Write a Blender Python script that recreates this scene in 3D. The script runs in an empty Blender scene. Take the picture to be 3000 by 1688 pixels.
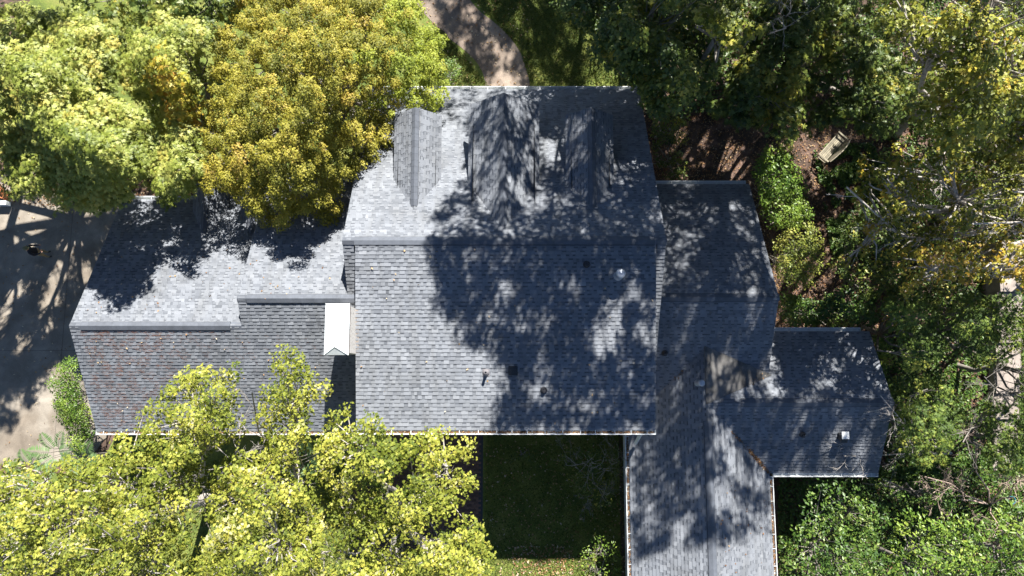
import bpy, math, random
import numpy as np
from mathutils import Vector
R = math.radians
rng = np.random.default_rng(11)
random.seed(5)
scene = bpy.context.scene
COL = scene.collection

# ---------------------------------------------------------------- camera, light, exposure
CAM_H, F_PX, PITCH = 32.0, 2000.0, R(7.0)
cd = bpy.data.cameras.new('camera'); cam = bpy.data.objects.new('camera', cd); COL.objects.link(cam)
cam.location = (0, 0, CAM_H); cam.rotation_euler = (PITCH, 0, 0)
cd.lens = 24.0; cd.sensor_width = 36.0; cd.clip_start = 0.5; cd.clip_end = 600
scene.camera = cam
SUN = Vector((0.25, 0.94, 1.0)).normalized()            # direction towards the sun
elev = math.asin(SUN.z); azim = math.atan2(SUN.x, SUN.y)
world = bpy.data.worlds.new("World"); scene.world = world; world.use_nodes = True
wt = world.node_tree; wt.nodes.clear()
wo = wt.nodes.new('ShaderNodeOutputWorld'); wb = wt.nodes.new('ShaderNodeBackground'); sk = wt.nodes.new('ShaderNodeTexSky')
sk.sky_type = 'NISHITA'; sk.sun_disc = False; sk.sun_elevation = elev; sk.sun_rotation = azim
sk.air_density = 0.75; sk.dust_density = 0.05; sk.ozone_density = 2.5
wb.inputs['Strength'].default_value = 0.05
wt.links.new(sk.outputs[0], wb.inputs[0]); wt.links.new(wb.outputs[0], wo.inputs[0])
sd = bpy.data.lights.new('sun', 'SUN'); sd.energy = 5.0; sd.angle = R(0.53); sd.color = (1.0, 0.965, 0.90)
so = bpy.data.objects.new('sun', sd); COL.objects.link(so); so.location = (5, 20, 40)
so.rotation_euler = (-SUN).to_track_quat('-Z', 'Y').to_euler()
scene.view_settings.view_transform = 'Standard'; scene.view_settings.look = 'None'
scene.view_settings.gamma = 1.0; scene.view_settings.use_curve_mapping = False
scene.view_settings.exposure = 1.62
scene.cycles.max_bounces = 6; scene.cycles.diffuse_bounces = 3; scene.cycles.transparent_max_bounces = 4

_s, _c = math.sin(PITCH), math.cos(PITCH)
def W(px, py, z):
    """surveyed point of the photograph at height z -> world metres"""
    u = px - 1500.0; v = 844.0 - py; t = (CAM_H - z) / (F_PX * _c - v * _s)
    return (u * t, (v * _c + F_PX * _s) * t, z)

# ---------------------------------------------------------------- object helpers
def tag(o, label=None, cat=None, group=None, kind=None):
    if label: o['label'] = label
    if cat: o['category'] = cat
    if group: o['group'] = group
    if kind: o['kind'] = kind
    return o
def empty(name, loc=(0, 0, 0), rz=0.0):
    o = bpy.data.objects.new(name, None); COL.objects.link(o); o.location = loc; o.rotation_euler = (0, 0, rz)
    o.empty_display_size = .3
    return o
def link(name, me, parent=None, loc=None):
    o = bpy.data.objects.new(name, me); COL.objects.link(o)
    if parent is not None: o.parent = parent
    if loc is not None: o.location = loc
    return o
def copy_tree(o, parent=None):
    c = o.copy(); COL.objects.link(c); c.parent = parent
    for ch in list(o.children): copy_tree(ch, c)
    return c

class MB:
    """collects polygons (with one tone per face) and links them as one mesh object"""
    def __init__(s): s.v = []; s.f = []; s.t = []
    def poly(s, pts, tone=.5):
        n = len(s.v); s.v += [tuple(p) for p in pts]; s.f.append(tuple(range(n, n + len(pts)))); s.t.append(tone)
    def faces(s, pts, faces, tone=.5):
        n = len(s.v); s.v += [tuple(p) for p in pts]
        for f in faces: s.f.append(tuple(n + i for i in f)); s.t.append(tone)
    def box(s, x0, x1, y0, y1, z0, z1, tone=.5):
        s.faces([(x0,y0,z0),(x1,y0,z0),(x1,y1,z0),(x0,y1,z0),(x0,y0,z1),(x1,y0,z1),(x1,y1,z1),(x0,y1,z1)],
                [(3,2,1,0),(4,5,6,7),(0,1,5,4),(1,2,6,5),(2,3,7,6),(3,0,4,7)], tone)
    def obox(s, c, ax, ay, az, tone=.5):
        c = Vector(c); ax = Vector(ax); ay = Vector(ay); az = Vector(az)
        P = [c + ax*i + ay*j + az*k for k in (-1,1) for j in (-1,1) for i in (-1,1)]
        s.faces(P, [(0,2,3,1),(4,5,7,6),(0,1,5,4),(1,3,7,5),(3,2,6,7),(2,0,4,6)], tone)
    def tube(s, pts, radii, n=6, tone=.5, cap=True):
        pts = [Vector(p) for p in pts]; base = len(s.v); m = len(pts)
        for i, p in enumerate(pts):
            d = (pts[min(i+1, m-1)] - pts[max(i-1, 0)])
            if d.length < 1e-6: d = Vector((0,0,1))
            d.normalize(); a = d.cross(Vector((.31,.17,.94)))
            if a.length < .05: a = d.cross(Vector((1,0,0)))
            a.normalize(); b = d.cross(a)
            for k in range(n):
                t = 2*math.pi*k/n
                s.v.append(tuple(p + (a*math.cos(t) + b*math.sin(t))*radii[i]))
        for i in range(m-1):
            for k in range(n):
                k2 = (k+1) % n
                s.f.append((base+i*n+k, base+i*n+k2, base+(i+1)*n+k2, base+(i+1)*n+k)); s.t.append(tone)
        if cap:
            s.f.append(tuple(base+(m-1)*n+k for k in range(n))); s.t.append(tone)
            s.f.append(tuple(base+n-1-k for k in range(n))); s.t.append(tone)
    def lathe(s, c, prof, n=16, tone=.5, axis=None):
        """prof: (radius, height) list, closed at the ends"""
        c = Vector(c); base = len(s.v); m = len(prof)
        q = Vector((0,0,1)).rotation_difference(Vector(axis)) if axis is not None else None
        for r, h in prof:
            for k in range(n):
                t = 2*math.pi*k/n; p = Vector((r*math.cos(t), r*math.sin(t), h))
                if q: p = q @ p
                s.v.append(tuple(c + p))
        for i in range(m-1):
            for k in range(n):
                k2 = (k+1) % n
                s.f.append((base+i*n+k, base+i*n+k2, base+(i+1)*n+k2, base+(i+1)*n+k)); s.t.append(tone)
        s.f.append(tuple(base+(m-1)*n+k for k in range(n))); s.t.append(tone)
        s.f.append(tuple(base+n-1-k for k in range(n))); s.t.append(tone)
    def mesh(s, name, mat, smooth=False):
        me = bpy.data.meshes.new(name); me.from_pydata(s.v, [], s.f)
        a = me.attributes.new('tone', 'FLOAT', 'FACE'); a.data.foreach_set('value', np.array(s.t, dtype=np.float32))
        if mat: me.materials.append(mat)
        if smooth: me.polygons.foreach_set('use_smooth', [True]*len(me.polygons))
        me.update(); return me
    def build(s, name, mat, parent=None, smooth=False):
        return link(name, s.mesh(name, mat, smooth), parent)

def array_mesh(name, verts, k, tone, mat):
    """verts (N,k',3) blocks already flattened: verts (M,3), faces (Q,k) int, tone (Q,)"""
    v, f = verts
    me = bpy.data.meshes.new(name)
    me.vertices.add(len(v)); me.vertices.foreach_set('co', v.astype(np.float32).ravel())
    q = len(f); me.loops.add(q*k); me.loops.foreach_set('vertex_index', f.astype(np.int32).ravel())
    me.polygons.add(q); me.polygons.foreach_set('loop_start', np.arange(0, q*k, k, dtype=np.int32))
    me.update(calc_edges=True)
    a = me.attributes.new('tone', 'FLOAT', 'FACE'); a.data.foreach_set('value', tone.astype(np.float32))
    me.materials.append(mat)
    return me

# ---------------------------------------------------------------- materials
def new_mat(name, rough=.8):
    m = bpy.data.materials.new(name); m.use_nodes = True; nt = m.node_tree
    b = nt.nodes['Principled BSDF']; b.inputs['Roughness'].default_value = rough
    return m, nt, b
def ramp(nt, cols, interp='LINEAR'):
    r = nt.nodes.new('ShaderNodeValToRGB'); cr = r.color_ramp; cr.interpolation = interp
    while len(cr.elements) < len(cols): cr.elements.new(.5)
    for e, (p, c) in zip(cr.elements, cols): e.position = p; e.color = (*c, 1)
    return r
def noise(nt, scale, detail=4, rough=.6, coord='Object', dist=0.0):
    tc = nt.nodes.new('ShaderNodeTexCoord'); n = nt.nodes.new('ShaderNodeTexNoise')
    n.inputs['Scale'].default_value = scale; n.inputs['Detail'].default_value = detail
    n.inputs['Roughness'].default_value = rough; n.inputs['Distortion'].default_value = dist
    nt.links.new(tc.outputs[coord], n.inputs['Vector']); return n
def attr(nt, name='tone'):
    a = nt.nodes.new('ShaderNodeAttribute'); a.attribute_name = name; return a
def mix(nt, a, b, fac, mode='MIX'):
    m = nt.nodes.new('ShaderNodeMix'); m.data_type = 'RGBA'; m.blend_type = mode
    if isinstance(fac, float): m.inputs[0].default_value = fac
    else: nt.links.new(fac, m.inputs[0])
    for i, x in ((6, a), (7, b)):
        if isinstance(x, tuple): m.inputs[i].default_value = (*x, 1)
        else: nt.links.new(x, m.inputs[i])
    return m.outputs[2]
def bump(nt, b, h, strength=.4, dist=.02):
    n = nt.nodes.new('ShaderNodeBump'); n.inputs['Strength'].default_value = strength; n.inputs['Distance'].default_value = dist
    nt.links.new(h, n.inputs['Height']); nt.links.new(n.outputs[0], b.inputs['Normal'])

def shingle_mat():
    m, nt, b = new_mat('asphalt_shingle', .88)
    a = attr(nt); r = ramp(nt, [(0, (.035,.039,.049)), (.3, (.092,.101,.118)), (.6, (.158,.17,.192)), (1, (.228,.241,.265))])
    nt.links.new(a.outputs['Fac'], r.inputs[0])
    g = noise(nt, 140, 2, .7); gr = ramp(nt, [(.3, (.72,.72,.74)), (.7, (1.22,1.22,1.2))]); nt.links.new(g.outputs[0], gr.inputs[0])
    c = mix(nt, r.outputs[0], gr.outputs[0], 1.0, 'MULTIPLY')
    w = noise(nt, .55, 5, .65, dist=.6); wr = ramp(nt, [(.3, (.84,.83,.81)), (.5, (.99,.99,.99)), (.7, (1.09,1.085,1.075))]); nt.links.new(w.outputs[0], wr.inputs[0])
    c = mix(nt, c, wr.outputs[0], 1.0, 'MULTIPLY')
    tc = nt.nodes.new('ShaderNodeTexCoord'); mp = nt.nodes.new('ShaderNodeMapping'); mp.inputs['Scale'].default_value = (3.2, .35, .6)
    sn = nt.nodes.new('ShaderNodeTexNoise'); sn.inputs['Scale'].default_value = 1.0; sn.inputs['Detail'].default_value = 5
    nt.links.new(tc.outputs['Object'], mp.inputs[0]); nt.links.new(mp.outputs[0], sn.inputs['Vector'])
    sr = ramp(nt, [(.32, (.91,.90,.88)), (.55, (1.03,1.03,1.03))]); nt.links.new(sn.outputs[0], sr.inputs[0])
    c = mix(nt, c, sr.outputs[0], 1.0, 'MULTIPLY')
    nt.links.new(c, b.inputs['Base Color']); bump(nt, b, g.outputs[0], .5, .006)
    return m
def plain(name, col, rough=.6, metal=0.0, nscale=8.0, var=.12, bumpd=0.0, tone_var=0.0):
    m, nt, b = new_mat(name, rough); b.inputs['Metallic'].default_value = metal
    n = noise(nt, nscale, 5, .65)
    lo = tuple(c*(1-var*1.6) for c in col); hi = tuple(min(1, c*(1+var)) for c in col)
    r = ramp(nt, [(.3, lo), (.7, hi)]); nt.links.new(n.outputs[0], r.inputs[0]); c = r.outputs[0]
    if tone_var:
        a = attr(nt); tr = ramp(nt, [(0, (1-tone_var,)*3), (1, (1+tone_var,)*3)]); nt.links.new(a.outputs['Fac'], tr.inputs[0])
        c = mix(nt, c, tr.outputs[0], 1.0, 'MULTIPLY')
    nt.links.new(c, b.inputs['Base Color'])
    if bumpd: bump(nt, b, n.outputs[0], .5, bumpd)
    return m
def leaf_mat(name, cols, rough=.5, trans=.28, spec=.4):
    """cols: ramp over the per-leaf tone"""
    m, nt, b = new_mat(name, rough); b.inputs['Specular IOR Level'].default_value = spec
    a = attr(nt); r = ramp(nt, cols); nt.links.new(a.outputs['Fac'], r.inputs[0])
    n = noise(nt, 30, 2, .6); nr = ramp(nt, [(.3, (.8,.8,.8)), (.7, (1.18,1.18,1.18))]); nt.links.new(n.outputs[0], nr.inputs[0])
    c = mix(nt, r.outputs[0], nr.outputs[0], 1.0, 'MULTIPLY')
    nt.links.new(c, b.inputs['Base Color'])
    t = nt.nodes.new('ShaderNodeBsdfTranslucent'); tc = mix(nt, c, (1.0, .95, .5), 1.0, 'MULTIPLY'); nt.links.new(tc, t.inputs[0])
    ms = nt.nodes.new('ShaderNodeMixShader'); ms.inputs[0].default_value = trans
    out = nt.nodes['Material Output']
    nt.links.new(b.outputs[0], ms.inputs[1]); nt.links.new(t.outputs[0], ms.inputs[2]); nt.links.new(ms.outputs[0], out.inputs[0])
    return m
M = {}
M['shingle'] = shingle_mat()
M['cap'] = plain('ridge_cap', (.09,.10,.12), .85, 0, 5, .12, .004, .22)
M['deck'] = plain('roof_deck', (.06,.062,.07), .9)
M['membrane'] = plain('roof_membrane', (.115,.11,.104), .85, 0, 1.7, .5, .003)
M['white_metal'] = plain('white_gutter_metal', (.62,.64,.64), .35, 0, 5, .10, 0, .0)
M['white_cap'] = plain('white_chimney_metal', (.60,.64,.65), .4, 0, 3.5, .09)
M['steel'] = plain('galvanised_steel', (.42,.45,.50), .38, .55, 14, .12)
M['black_rubber'] = plain('black_pipe_flashing', (.028,.028,.032), .5, 0, 20, .2)
M['grey_flash'] = plain('painted_grey_flashing', (.22,.21,.22), .4, .3, 20, .12)
M['black_box'] = plain('black_vent_plastic_and_gap_shade', (.02,.022,.026), .45, 0, 14, .15)
M['siding'] = plain('painted_siding', (.55,.53,.48), .7, 0, 4, .1, .004, .15)
M['trim'] = plain('white_trim', (.7,.7,.68), .5, 0, 4, .05)
M['glass'] = plain('window_glass', (.03,.04,.05), .08, 0, 2, .1)
def peeling():
    m, nt, b = new_mat('peeling_white_brick_paint', .75)
    n = noise(nt, 11, 6, .75); r = ramp(nt, [(.36, (.07,.05,.04)), (.42, (.62,.58,.53)), (.7, (.76,.73,.69))]); nt.links.new(n.outputs[0], r.inputs[0])
    nt.links.new(r.outputs[0], b.inputs['Base Color']); bump(nt, b, n.outputs[0], .4, .01); return m
M['painted_brick'] = peeling()
M['brick'] = plain('red_brown_brick', (.13,.075,.055), .85, 0, 9, .25, .006, .35)
M['stone'] = plain('pale_stone', (.26,.22,.19), .85, 0, 1.5, .3, .01, .2)
M['bark'] = plain('grey_bark', (.20,.18,.155), .9, 0, 7, .3, .02)
M['pale_bark'] = plain('pale_bark', (.38,.345,.31), .8, 0, 9, .3, .01)
M['pink_twig'] = plain('pinkish_dry_twigs', (.36,.27,.22), .85, 0, 12, .2)
M['old_wood'] = plain('weathered_bench_wood', (.24,.21,.15), .8, 0, 6, .25, .004, .2)
M['orange'] = plain('rusty_orange_paint', (.50,.17,.06), .6, 0, 10, .2)
M['teal'] = plain('teal_plastic', (.03,.16,.20), .5, 0, 4, .1)

def ground_mat(name, cols, sc1, sc2, fine, bumpd=.03, rough=.95, stain=None):
    m, nt, b = new_mat(name, rough)
    n1 = noise(nt, sc1, 6, .65, dist=.4); r1 = ramp(nt, cols); nt.links.new(n1.outputs[0], r1.inputs[0])
    n2 = noise(nt, sc2, 4, .7); r2 = ramp(nt, [(.28, (1-fine,)*3), (.72, (1+fine,)*3)]); nt.links.new(n2.outputs[0], r2.inputs[0])
    c = mix(nt, r1.outputs[0], r2.outputs[0], 1.0, 'MULTIPLY')
    if stain:
        n3 = noise(nt, .35, 3, .5, dist=1.0); r3 = ramp(nt, [(.42, (1,1,1)), (.62, stain)]); nt.links.new(n3.outputs[0], r3.inputs[0])
        c = mix(nt, c, r3.outputs[0], 1.0, 'MULTIPLY')
    nt.links.new(c, b.inputs['Base Color']); bump(nt, b, n2.outputs[0], .7, bumpd); return m
M['forest_floor'] = ground_mat('leaf_litter_soil', [(.3, (.03,.02,.013)), (.5, (.08,.05,.036)), (.72, (.22,.14,.11))], 1.3, 22, .45, .05)
M['lawn'] = ground_mat('mown_grass', [(.3, (.055,.085,.016)), (.5, (.12,.155,.026)), (.72, (.22,.22,.055))], .8, 34, .5, .05)
M['drive'] = ground_mat('old_concrete_drive', [(.3, (.16,.138,.112)), (.7, (.30,.265,.22))], 1.1, 38, .2, .006, .9, (.74,.70,.66))
M['path'] = ground_mat('brown_gravel_path', [(.3, (.13,.10,.078)), (.5, (.215,.17,.135)), (.72, (.30,.24,.19))], 1.1, 26, .3, .02, .95, (.8,.78,.78))

# ---------------------------------------------------------------- ground (structure)
def sheet(name, pts, z, mat, thick=None):
    mb = MB()
    if thick is None: mb.poly([(x, y, z) for x, y in pts])
    else:
        mb.poly([(x, y, z) for x, y in pts]); n = len(pts)
        for i in range(n):
            a, b = pts[i], pts[(i+1) % n]
            mb.poly([(a[0],a[1],z-thick),(b[0],b[1],z-thick),(b[0],b[1],z),(a[0],a[1],z)])
    o = mb.build(name, mat); tag(o, kind='structure'); return o
sheet('ground', [(-260,-260),(260,-260),(260,260),(-260,260)], 0, M['forest_floor'])
sheet('lawn', [(-14,8.2),(6.0,8.2),(6.4,13),(8.0,17),(8,30),(-24,30),(-24,9.6),(-14,9.6)], .008, M['lawn'])
sheet('back_lawn', [(-32,-30),(4.9,-30),(4.9,-2.4),(-18.0,-2.4),(-19.0,-4.6),(-32,-4.6)], .008, M['lawn'])
sheet('driveway', [(-40,-4.3),(-21.2,-4.2),(-19.4,-4.0),(-18.2,-2.4),(-17.2,-2.0),(-17.2,7.7),(-19.4,9.6),(-40,9.8)], .016, M['drive'])
def smooth_poly(pts, n=6):
    out = []
    for i in range(len(pts)-1):
        p0 = pts[max(i-1,0)]; p1 = pts[i]; p2 = pts[i+1]; p3 = pts[min(i+2,len(pts)-1)]
        for k in range(n):
            t = k/n
            out.append(tuple(.5*((2*p1[j]) + (-p0[j]+p2[j])*t + (2*p0[j]-5*p1[j]+4*p2[j]-p3[j])*t*t + (-p0[j]+3*p1[j]-3*p2[j]+p3[j])*t**3) for j in (0,1)))
    out.append(pts[-1]); return out
left_edge = smooth_poly([(-16,24),(-9,21.2),(-5.6,18.8),(-4.4,17.7),(-3.4,16.6),(-2.3,15.7),(-1.6,14.9),(-1.3,13.9),(-1.25,12)])
right_edge = smooth_poly([(.9,12),(.9,13.6),(.75,14.6),(.42,15.6),(-.22,16.55),(-1.0,17.3),(-1.8,18.0),(-2.9,19.6),(-5,22.5),(-12,27)])
sheet('path', left_edge + right_edge, .018, M['path'])

# ---------------------------------------------------------------- house
HX = empty('house', (0, 4.75, 0))
tag(HX, 'large house with grey shingle roofs, dormers and wings among the trees', 'house')
OFF = Vector((0, -4.75, 0))
def hbuild(mb, name, mat, parent=None, smooth=False):
    mb.v = [(x, y-4.75, z) for x, y, z in mb.v]
    return mb.build(name, mat, parent if parent is not None else HX, smooth)

EXPO = .143
def clip_poly(poly, a0, a1, b0, b1):
    def cut(P, f):
        out = []
        for i in range(len(P)):
            p, q = P[i], P[(i+1) % len(P)]; fp, fq = f(p), f(q)
            if fp >= 0: out.append(p)
            if fp*fq < 0:
                t = fp/(fp-fq); out.append((p[0]+(q[0]-p[0])*t, p[1]+(q[1]-p[1])*t))
        return out
    P = poly
    for f in (lambda p: p[0]-a0, lambda p: a1-p[0], lambda p: p[1]-b0, lambda p: b1-p[1]):
        P = cut(P, f)
        if len(P) < 3: return []
    return P

shingle_field = MB(); solo = []
class Slope:
    """plane z = z0 + slope*(c-c0) along axis 'x' or 'y' ; polygon given in XY (convex)"""
    def __init__(s, poly, axis, c0, z0, slope):
        s.poly, s.axis, s.c0, s.z0, s.k = poly, axis, c0, z0, slope
        s.len = math.sqrt(1+slope*slope)
        s.n = Vector((-slope, 0, 1)) if axis == 'x' else Vector((0, -slope, 1)); s.n.normalize()
    def z(s, x, y): return s.z0 + s.k*((x if s.axis == 'x' else y)-s.c0)
    def to2(s, p):
        c = p[0] if s.axis == 'x' else p[1]; a = p[1] if s.axis == 'x' else p[0]
        return (a, (c-s.c0)*s.len*(1 if s.k > 0 else -1))
    def to3(s, a, b, h=0.0):
        c = s.c0 + b/s.len*(1 if s.k > 0 else -1); z = s.z0 + s.k*(c-s.c0)
        p = Vector((c, a, z)) if s.axis == 'x' else Vector((a, c, z))
        return p + s.n*h
    def build(s, name='roof', shingles=True, thick=.16, solo_courses=0):
        mb = MB(); P = [Vector((x, y, s.z(x, y))) for x, y in s.poly]
        D = [p - Vector((0,0,thick)) for p in P]; n = len(P)
        mb.poly(P); mb.poly(D[::-1])
        for i in range(n): mb.poly([D[i], D[(i+1)%n], P[(i+1)%n], P[i]])
        deck = hbuild(mb, name, M['deck'])
        if not shingles: return deck
        P2 = [s.to2(p) for p in s.poly]
        area = sum(P2[i][0]*P2[(i+1)%n][1]-P2[(i+1)%n][0]*P2[i][1] for i in range(n))
        if area < 0: P2 = P2[::-1]
        bmin = min(p[1] for p in P2); bmax = max(p[1] for p in P2); amin = min(p[0] for p in P2); amax = max(p[0] for p in P2)
        nc = int(math.ceil((bmax-bmin)/EXPO)); flip = (s.axis == 'x') ^ (s.k < 0)
        for i in range(nc):
            b0 = bmin + i*EXPO; b1 = b0+EXPO; a = amin-random.random()*.2; thickp = random.random() < .5
            course_t = random.uniform(-.06, .06)
            while a < amax:
                w = random.uniform(.10, .30) if thickp else random.uniform(.09, .17)
                t = .022 if thickp else .010
                tone = random.gauss(.60, .085) + course_t*.6
                if random.random() < .13: tone -= .13
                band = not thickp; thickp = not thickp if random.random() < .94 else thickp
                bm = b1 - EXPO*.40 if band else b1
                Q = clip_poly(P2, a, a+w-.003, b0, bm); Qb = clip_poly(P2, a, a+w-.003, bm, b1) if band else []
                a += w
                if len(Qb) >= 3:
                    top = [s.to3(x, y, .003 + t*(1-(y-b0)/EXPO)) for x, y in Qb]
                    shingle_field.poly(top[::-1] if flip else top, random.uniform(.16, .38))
                if len(Q) < 3: continue
                tone = min(1, max(0, tone))
                top = [s.to3(x, y, .003 + t*(1-(y-b0)/EXPO)) for x, y in Q]; bot = [s.to3(x, y, -.004) for x, y in Q]
                if flip: top = top[::-1]; bot = bot[::-1]
                m = len(top); fs = [tuple(range(m))] + [(m+j, m+(j+1)%m, (j+1)%m, j) for j in range(m)]
                target = shingle_field
                if i >= nc-solo_courses and m == 4 and len(solo) < 299:
                    solo.append((top+bot, fs, tone, deck)); continue
                target.faces(top+bot, fs, tone)
        return deck

# main block: steep back slope, shallow full-width shed dormer in front, old steep front slope at both ends
MR_Y, MR_Z = 4.75, 7.5
S_front = Slope([(-5.72,-2.12),(5.26,-2.12),(5.26,4.75),(-5.72,4.75)], 'y', MR_Y, MR_Z, .1456)
S_front.build(solo_courses=5)
S_back = Slope([(-6.19,4.75),(5.63,4.75),(5.63,12.39),(-6.19,12.39)], 'y', MR_Y, MR_Z, -.576); S_back.build()
S_fl = Slope([(-6.19,-2.1),(-5.78,-2.1),(-5.78,4.75),(-6.19,4.75)], 'y', MR_Y, MR_Z-.012, .56); S_fl.build()
S_fr = Slope([(5.31,-2.1),(5.63,-2.1),(5.63,4.75),(5.31,4.75)], 'y', MR_Y, MR_Z-.012, .56); S_fr.build()
# garage wing, left
S_gb = Slope([(-16.87,1.737),(-10.24,1.737),(-10.24,7.41),(-16.87,7.41)], 'y', 1.737, 6.0, -.511); S_gb.build()
S_gb2 = Slope([(-10.26,5.0),(-6.0,5.0),(-6.0,7.41),(-10.26,7.41)], 'y', 1.737, 5.99, -.511); S_gb2.build()
S_gf = Slope([(-16.87,-2.37),(-10.3,-2.37),(-10.3,1.737),(-16.87,1.737)], 'y', 1.737, 6.0, .54); S_gf.build()
S_mf = Slope([(-10.3,-2.37),(-5.8,-2.37),(-5.8,2.727),(-10.3,2.727)], 'y', 1.737, 6.003, .54); S_mf.build()
S_mb = Slope([(-10.3,2.727),(-5.8,2.727),(-5.8,8.2),(-10.3,8.2)], 'y', 2.727, 6.54, -.485); S_mb.build()
# right wings
S_1b = Slope([(5.0,2.83),(10.25,2.83),(10.25,8.04),(5.0,8.04)], 'y', 2.83, 5.93, -.51); S_1b.build()
S_1f = Slope([(5.0,-2.1),(10.25,-.15),(10.25,2.83),(5.0,2.83)], 'y', 2.83, 5.93, .5); S_1f.build()
S_2b = Slope([(7.63,-1.2),(14.9,-1.2),(14.9,1.67),(10.3,1.67),(10.3,-.13)], 'y', -1.2, 5.0, -.52); S_2b.build()
S_2f = Slope([(7.63,-4.08),(14.9,-4.08),(14.9,-1.2),(7.63,-1.2)], 'y', -1.2, 5.0, .52); S_2f.build()
S_sw = Slope([(4.80,-15),(7.63,-15),(7.63,.95),(4.80,-2.05)], 'x', 7.63, 5.0, .53); S_sw.build()
S_se = Slope([(7.63,-15),(10.47,-15),(10.47,-1.2),(7.63,-1.2)], 'x', 7.63, 5.0, -.53); S_se.build()
# smooth membrane cricket
mb = MB(); T = [Vector((7.58,1.02,5.05)), Vector((7.58,-1.26,5.05)), Vector((10.38,-.13,4.50))]
mb.poly([T[0],T[1],T[2]]); Dn = [t-Vector((0,0,.08)) for t in T]; mb.poly(Dn[::-1])
for i in range(3): mb.poly([Dn[i], Dn[(i+1)%3], T[(i+1)%3], T[i]])
hbuild(mb, 'roof_cricket', M['membrane'])

# dormers on the back slope
def ridge_cap(p0, p1, s0, s1, w=.15, lift=.03, seg=.28, parent=None, name='ridge_cap'):
    """raised cap along p0-p1; s0, s1: downslope unit vectors on its two sides"""
    p0, p1 = Vector(p0), Vector(p1); d = p1-p0; L = d.length; d.normalize(); s0, s1 = Vector(s0), Vector(s1)
    n = max(1, int(L/seg)); mb = MB(); dark = [MB(), MB()]; up = Vector((0,0,1))
    n0 = d.cross(s0); n0 = n0 if n0.z > 0 else -n0; n1 = d.cross(s1); n1 = n1 if n1.z > 0 else -n1
    for i in range(n):
        a = p0 + d*(L*i/n); b = p0 + d*(L*(i+1)/n + .01)
        tone = min(1, max(0, random.gauss(.5, .16)))
        if lift > .02:  # black strips along both edges paint the shadow gap under the ridge vent
            for dk, sd, nn in ((dark[0], s0, n0), (dark[1], s1, n1)):
                dk.faces([a+sd*(w-.02)+nn*.012, b+sd*(w-.02)+nn*.012, b+sd*(w+.022)+nn*.024, a+sd*(w+.022)+nn*.024, a+sd*(w+.022)-nn*.01, b+sd*(w+.022)-nn*.01], [(0,1,2,3),(3,2,5,4)], .5)
        ring = []
        for q, l in ((a, lift), (b, lift+.004)):
            ring += [q + s0*w + n0*.0, q + s0*w + n0*l, q + up*(l*1.15), q + s1*w + n1*l, q + s1*w]
        mb.faces(ring, [(0,1,6,5),(1,2,7,6),(2,3,8,7),(3,4,9,8),(0,4,3,2,1),(5,6,7,8,9)], tone)
    cap_ = hbuild(mb, name, M['cap'], parent)
    for dk in dark:
        if dk.v:
            dk.v = [(x, y-4.75, z) for x, y, z in dk.v]; dk.build('vent_gap_shade', M['black_box'], cap_)
    return cap_
def dv(axis, sgn, k):
    v = Vector((sgn, 0, -k)) if axis == 'x' else Vector((0, sgn, -k)); return v.normalized()

def window(parent, c, w, h, ny, sx=0):
    """window unit in a wall facing +-y (sx=0) or +-x"""
    f = MB()
    def bx(mb, a0, a1, z0, z1, d0, d1):
        if sx == 0: mb.box(c[0]+a0, c[0]+a1, min(c[1]+d0*ny, c[1]+d1*ny), max(c[1]+d0*ny, c[1]+d1*ny), z0, z1)
        else: mb.box(min(c[0]+d0*ny, c[0]+d1*ny), max(c[0]+d0*ny, c[0]+d1*ny), c[1]+a0, c[1]+a1, z0, z1)
    z = c[2]
    for a0, a1, z0, z1 in ((-w/2-.07,-w/2,z,z+h),(w/2,w/2+.07,z,z+h),(-w/2-.07,w/2+.07,z-.07,z),(-w/2-.07,w/2+.07,z+h,z+h+.07),(-w/2,w/2,z+h/2-.02,z+h/2+.02)):
        bx(f, a0, a1, z0, z1, .002, .05)
    o = hbuild(f, 'window', M['trim'], parent)
    g = MB(); bx(g, -w/2, w/2, z, z+h, .004, .02)
    g.v = [(x, y-4.75, zz) for x, y, zz in g.v]; go = g.build('pane', M['glass'], o)
    return o

def dormer(cx, half, yf, yap, zr, ze):
    k = (zr-ze)/half
    d = empty('dormer'); d.parent = HX
    for sgn in (-1, 1):
        x0, x1 = sorted((cx, cx+sgn*half))
        s = Slope([(x0, yap), (x1, yap), (x1, yf), (x0, yf)], 'x', cx, zr, -sgn*k)
        deck = s.build('dormer_roof', thick=.10); deck.parent = d
    # walls below the dormer roof
    mb = MB(); hw = half-.18; yw = yf-.22
    zb = S_back.z(cx, yw)-.1
    mb.faces([(cx-hw,yw,zb),(cx+hw,yw,zb),(cx+hw,yw,ze+.12),(cx,yw,ze+.12+hw*k*.97),(cx-hw,yw,ze+.12)], [(4,3,2,1,0)])
    for sg in (-1, 1):
        x = cx+sg*hw; mb.faces([(x,yw,zb),(x,yw,ze+.1),(x,yap+.8,ze+.1),(x,yap+.8,S_back.z(x,yap+.8)-.1)], [(0,1,2,3)])
    hbuild(mb, 'dormer_wall', M['siding'], d)
    window(d, (cx, yw, ze-.75), .8, .8, 1)
    ridge_cap((cx, yf-.02, zr), (cx, yap+.25, zr), dv('x', -1, k), dv('x', 1, k), .15, .028, .25, d)
    return d
dormer(-3.72, .92, 10.12, 6.0, 6.72, 5.92)
dormer(-.32, 1.38, 10.5, 5.15, 7.20, 6.06)
dormer(3.06, .93, 10.12, 6.0, 6.72, 5.92)
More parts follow.
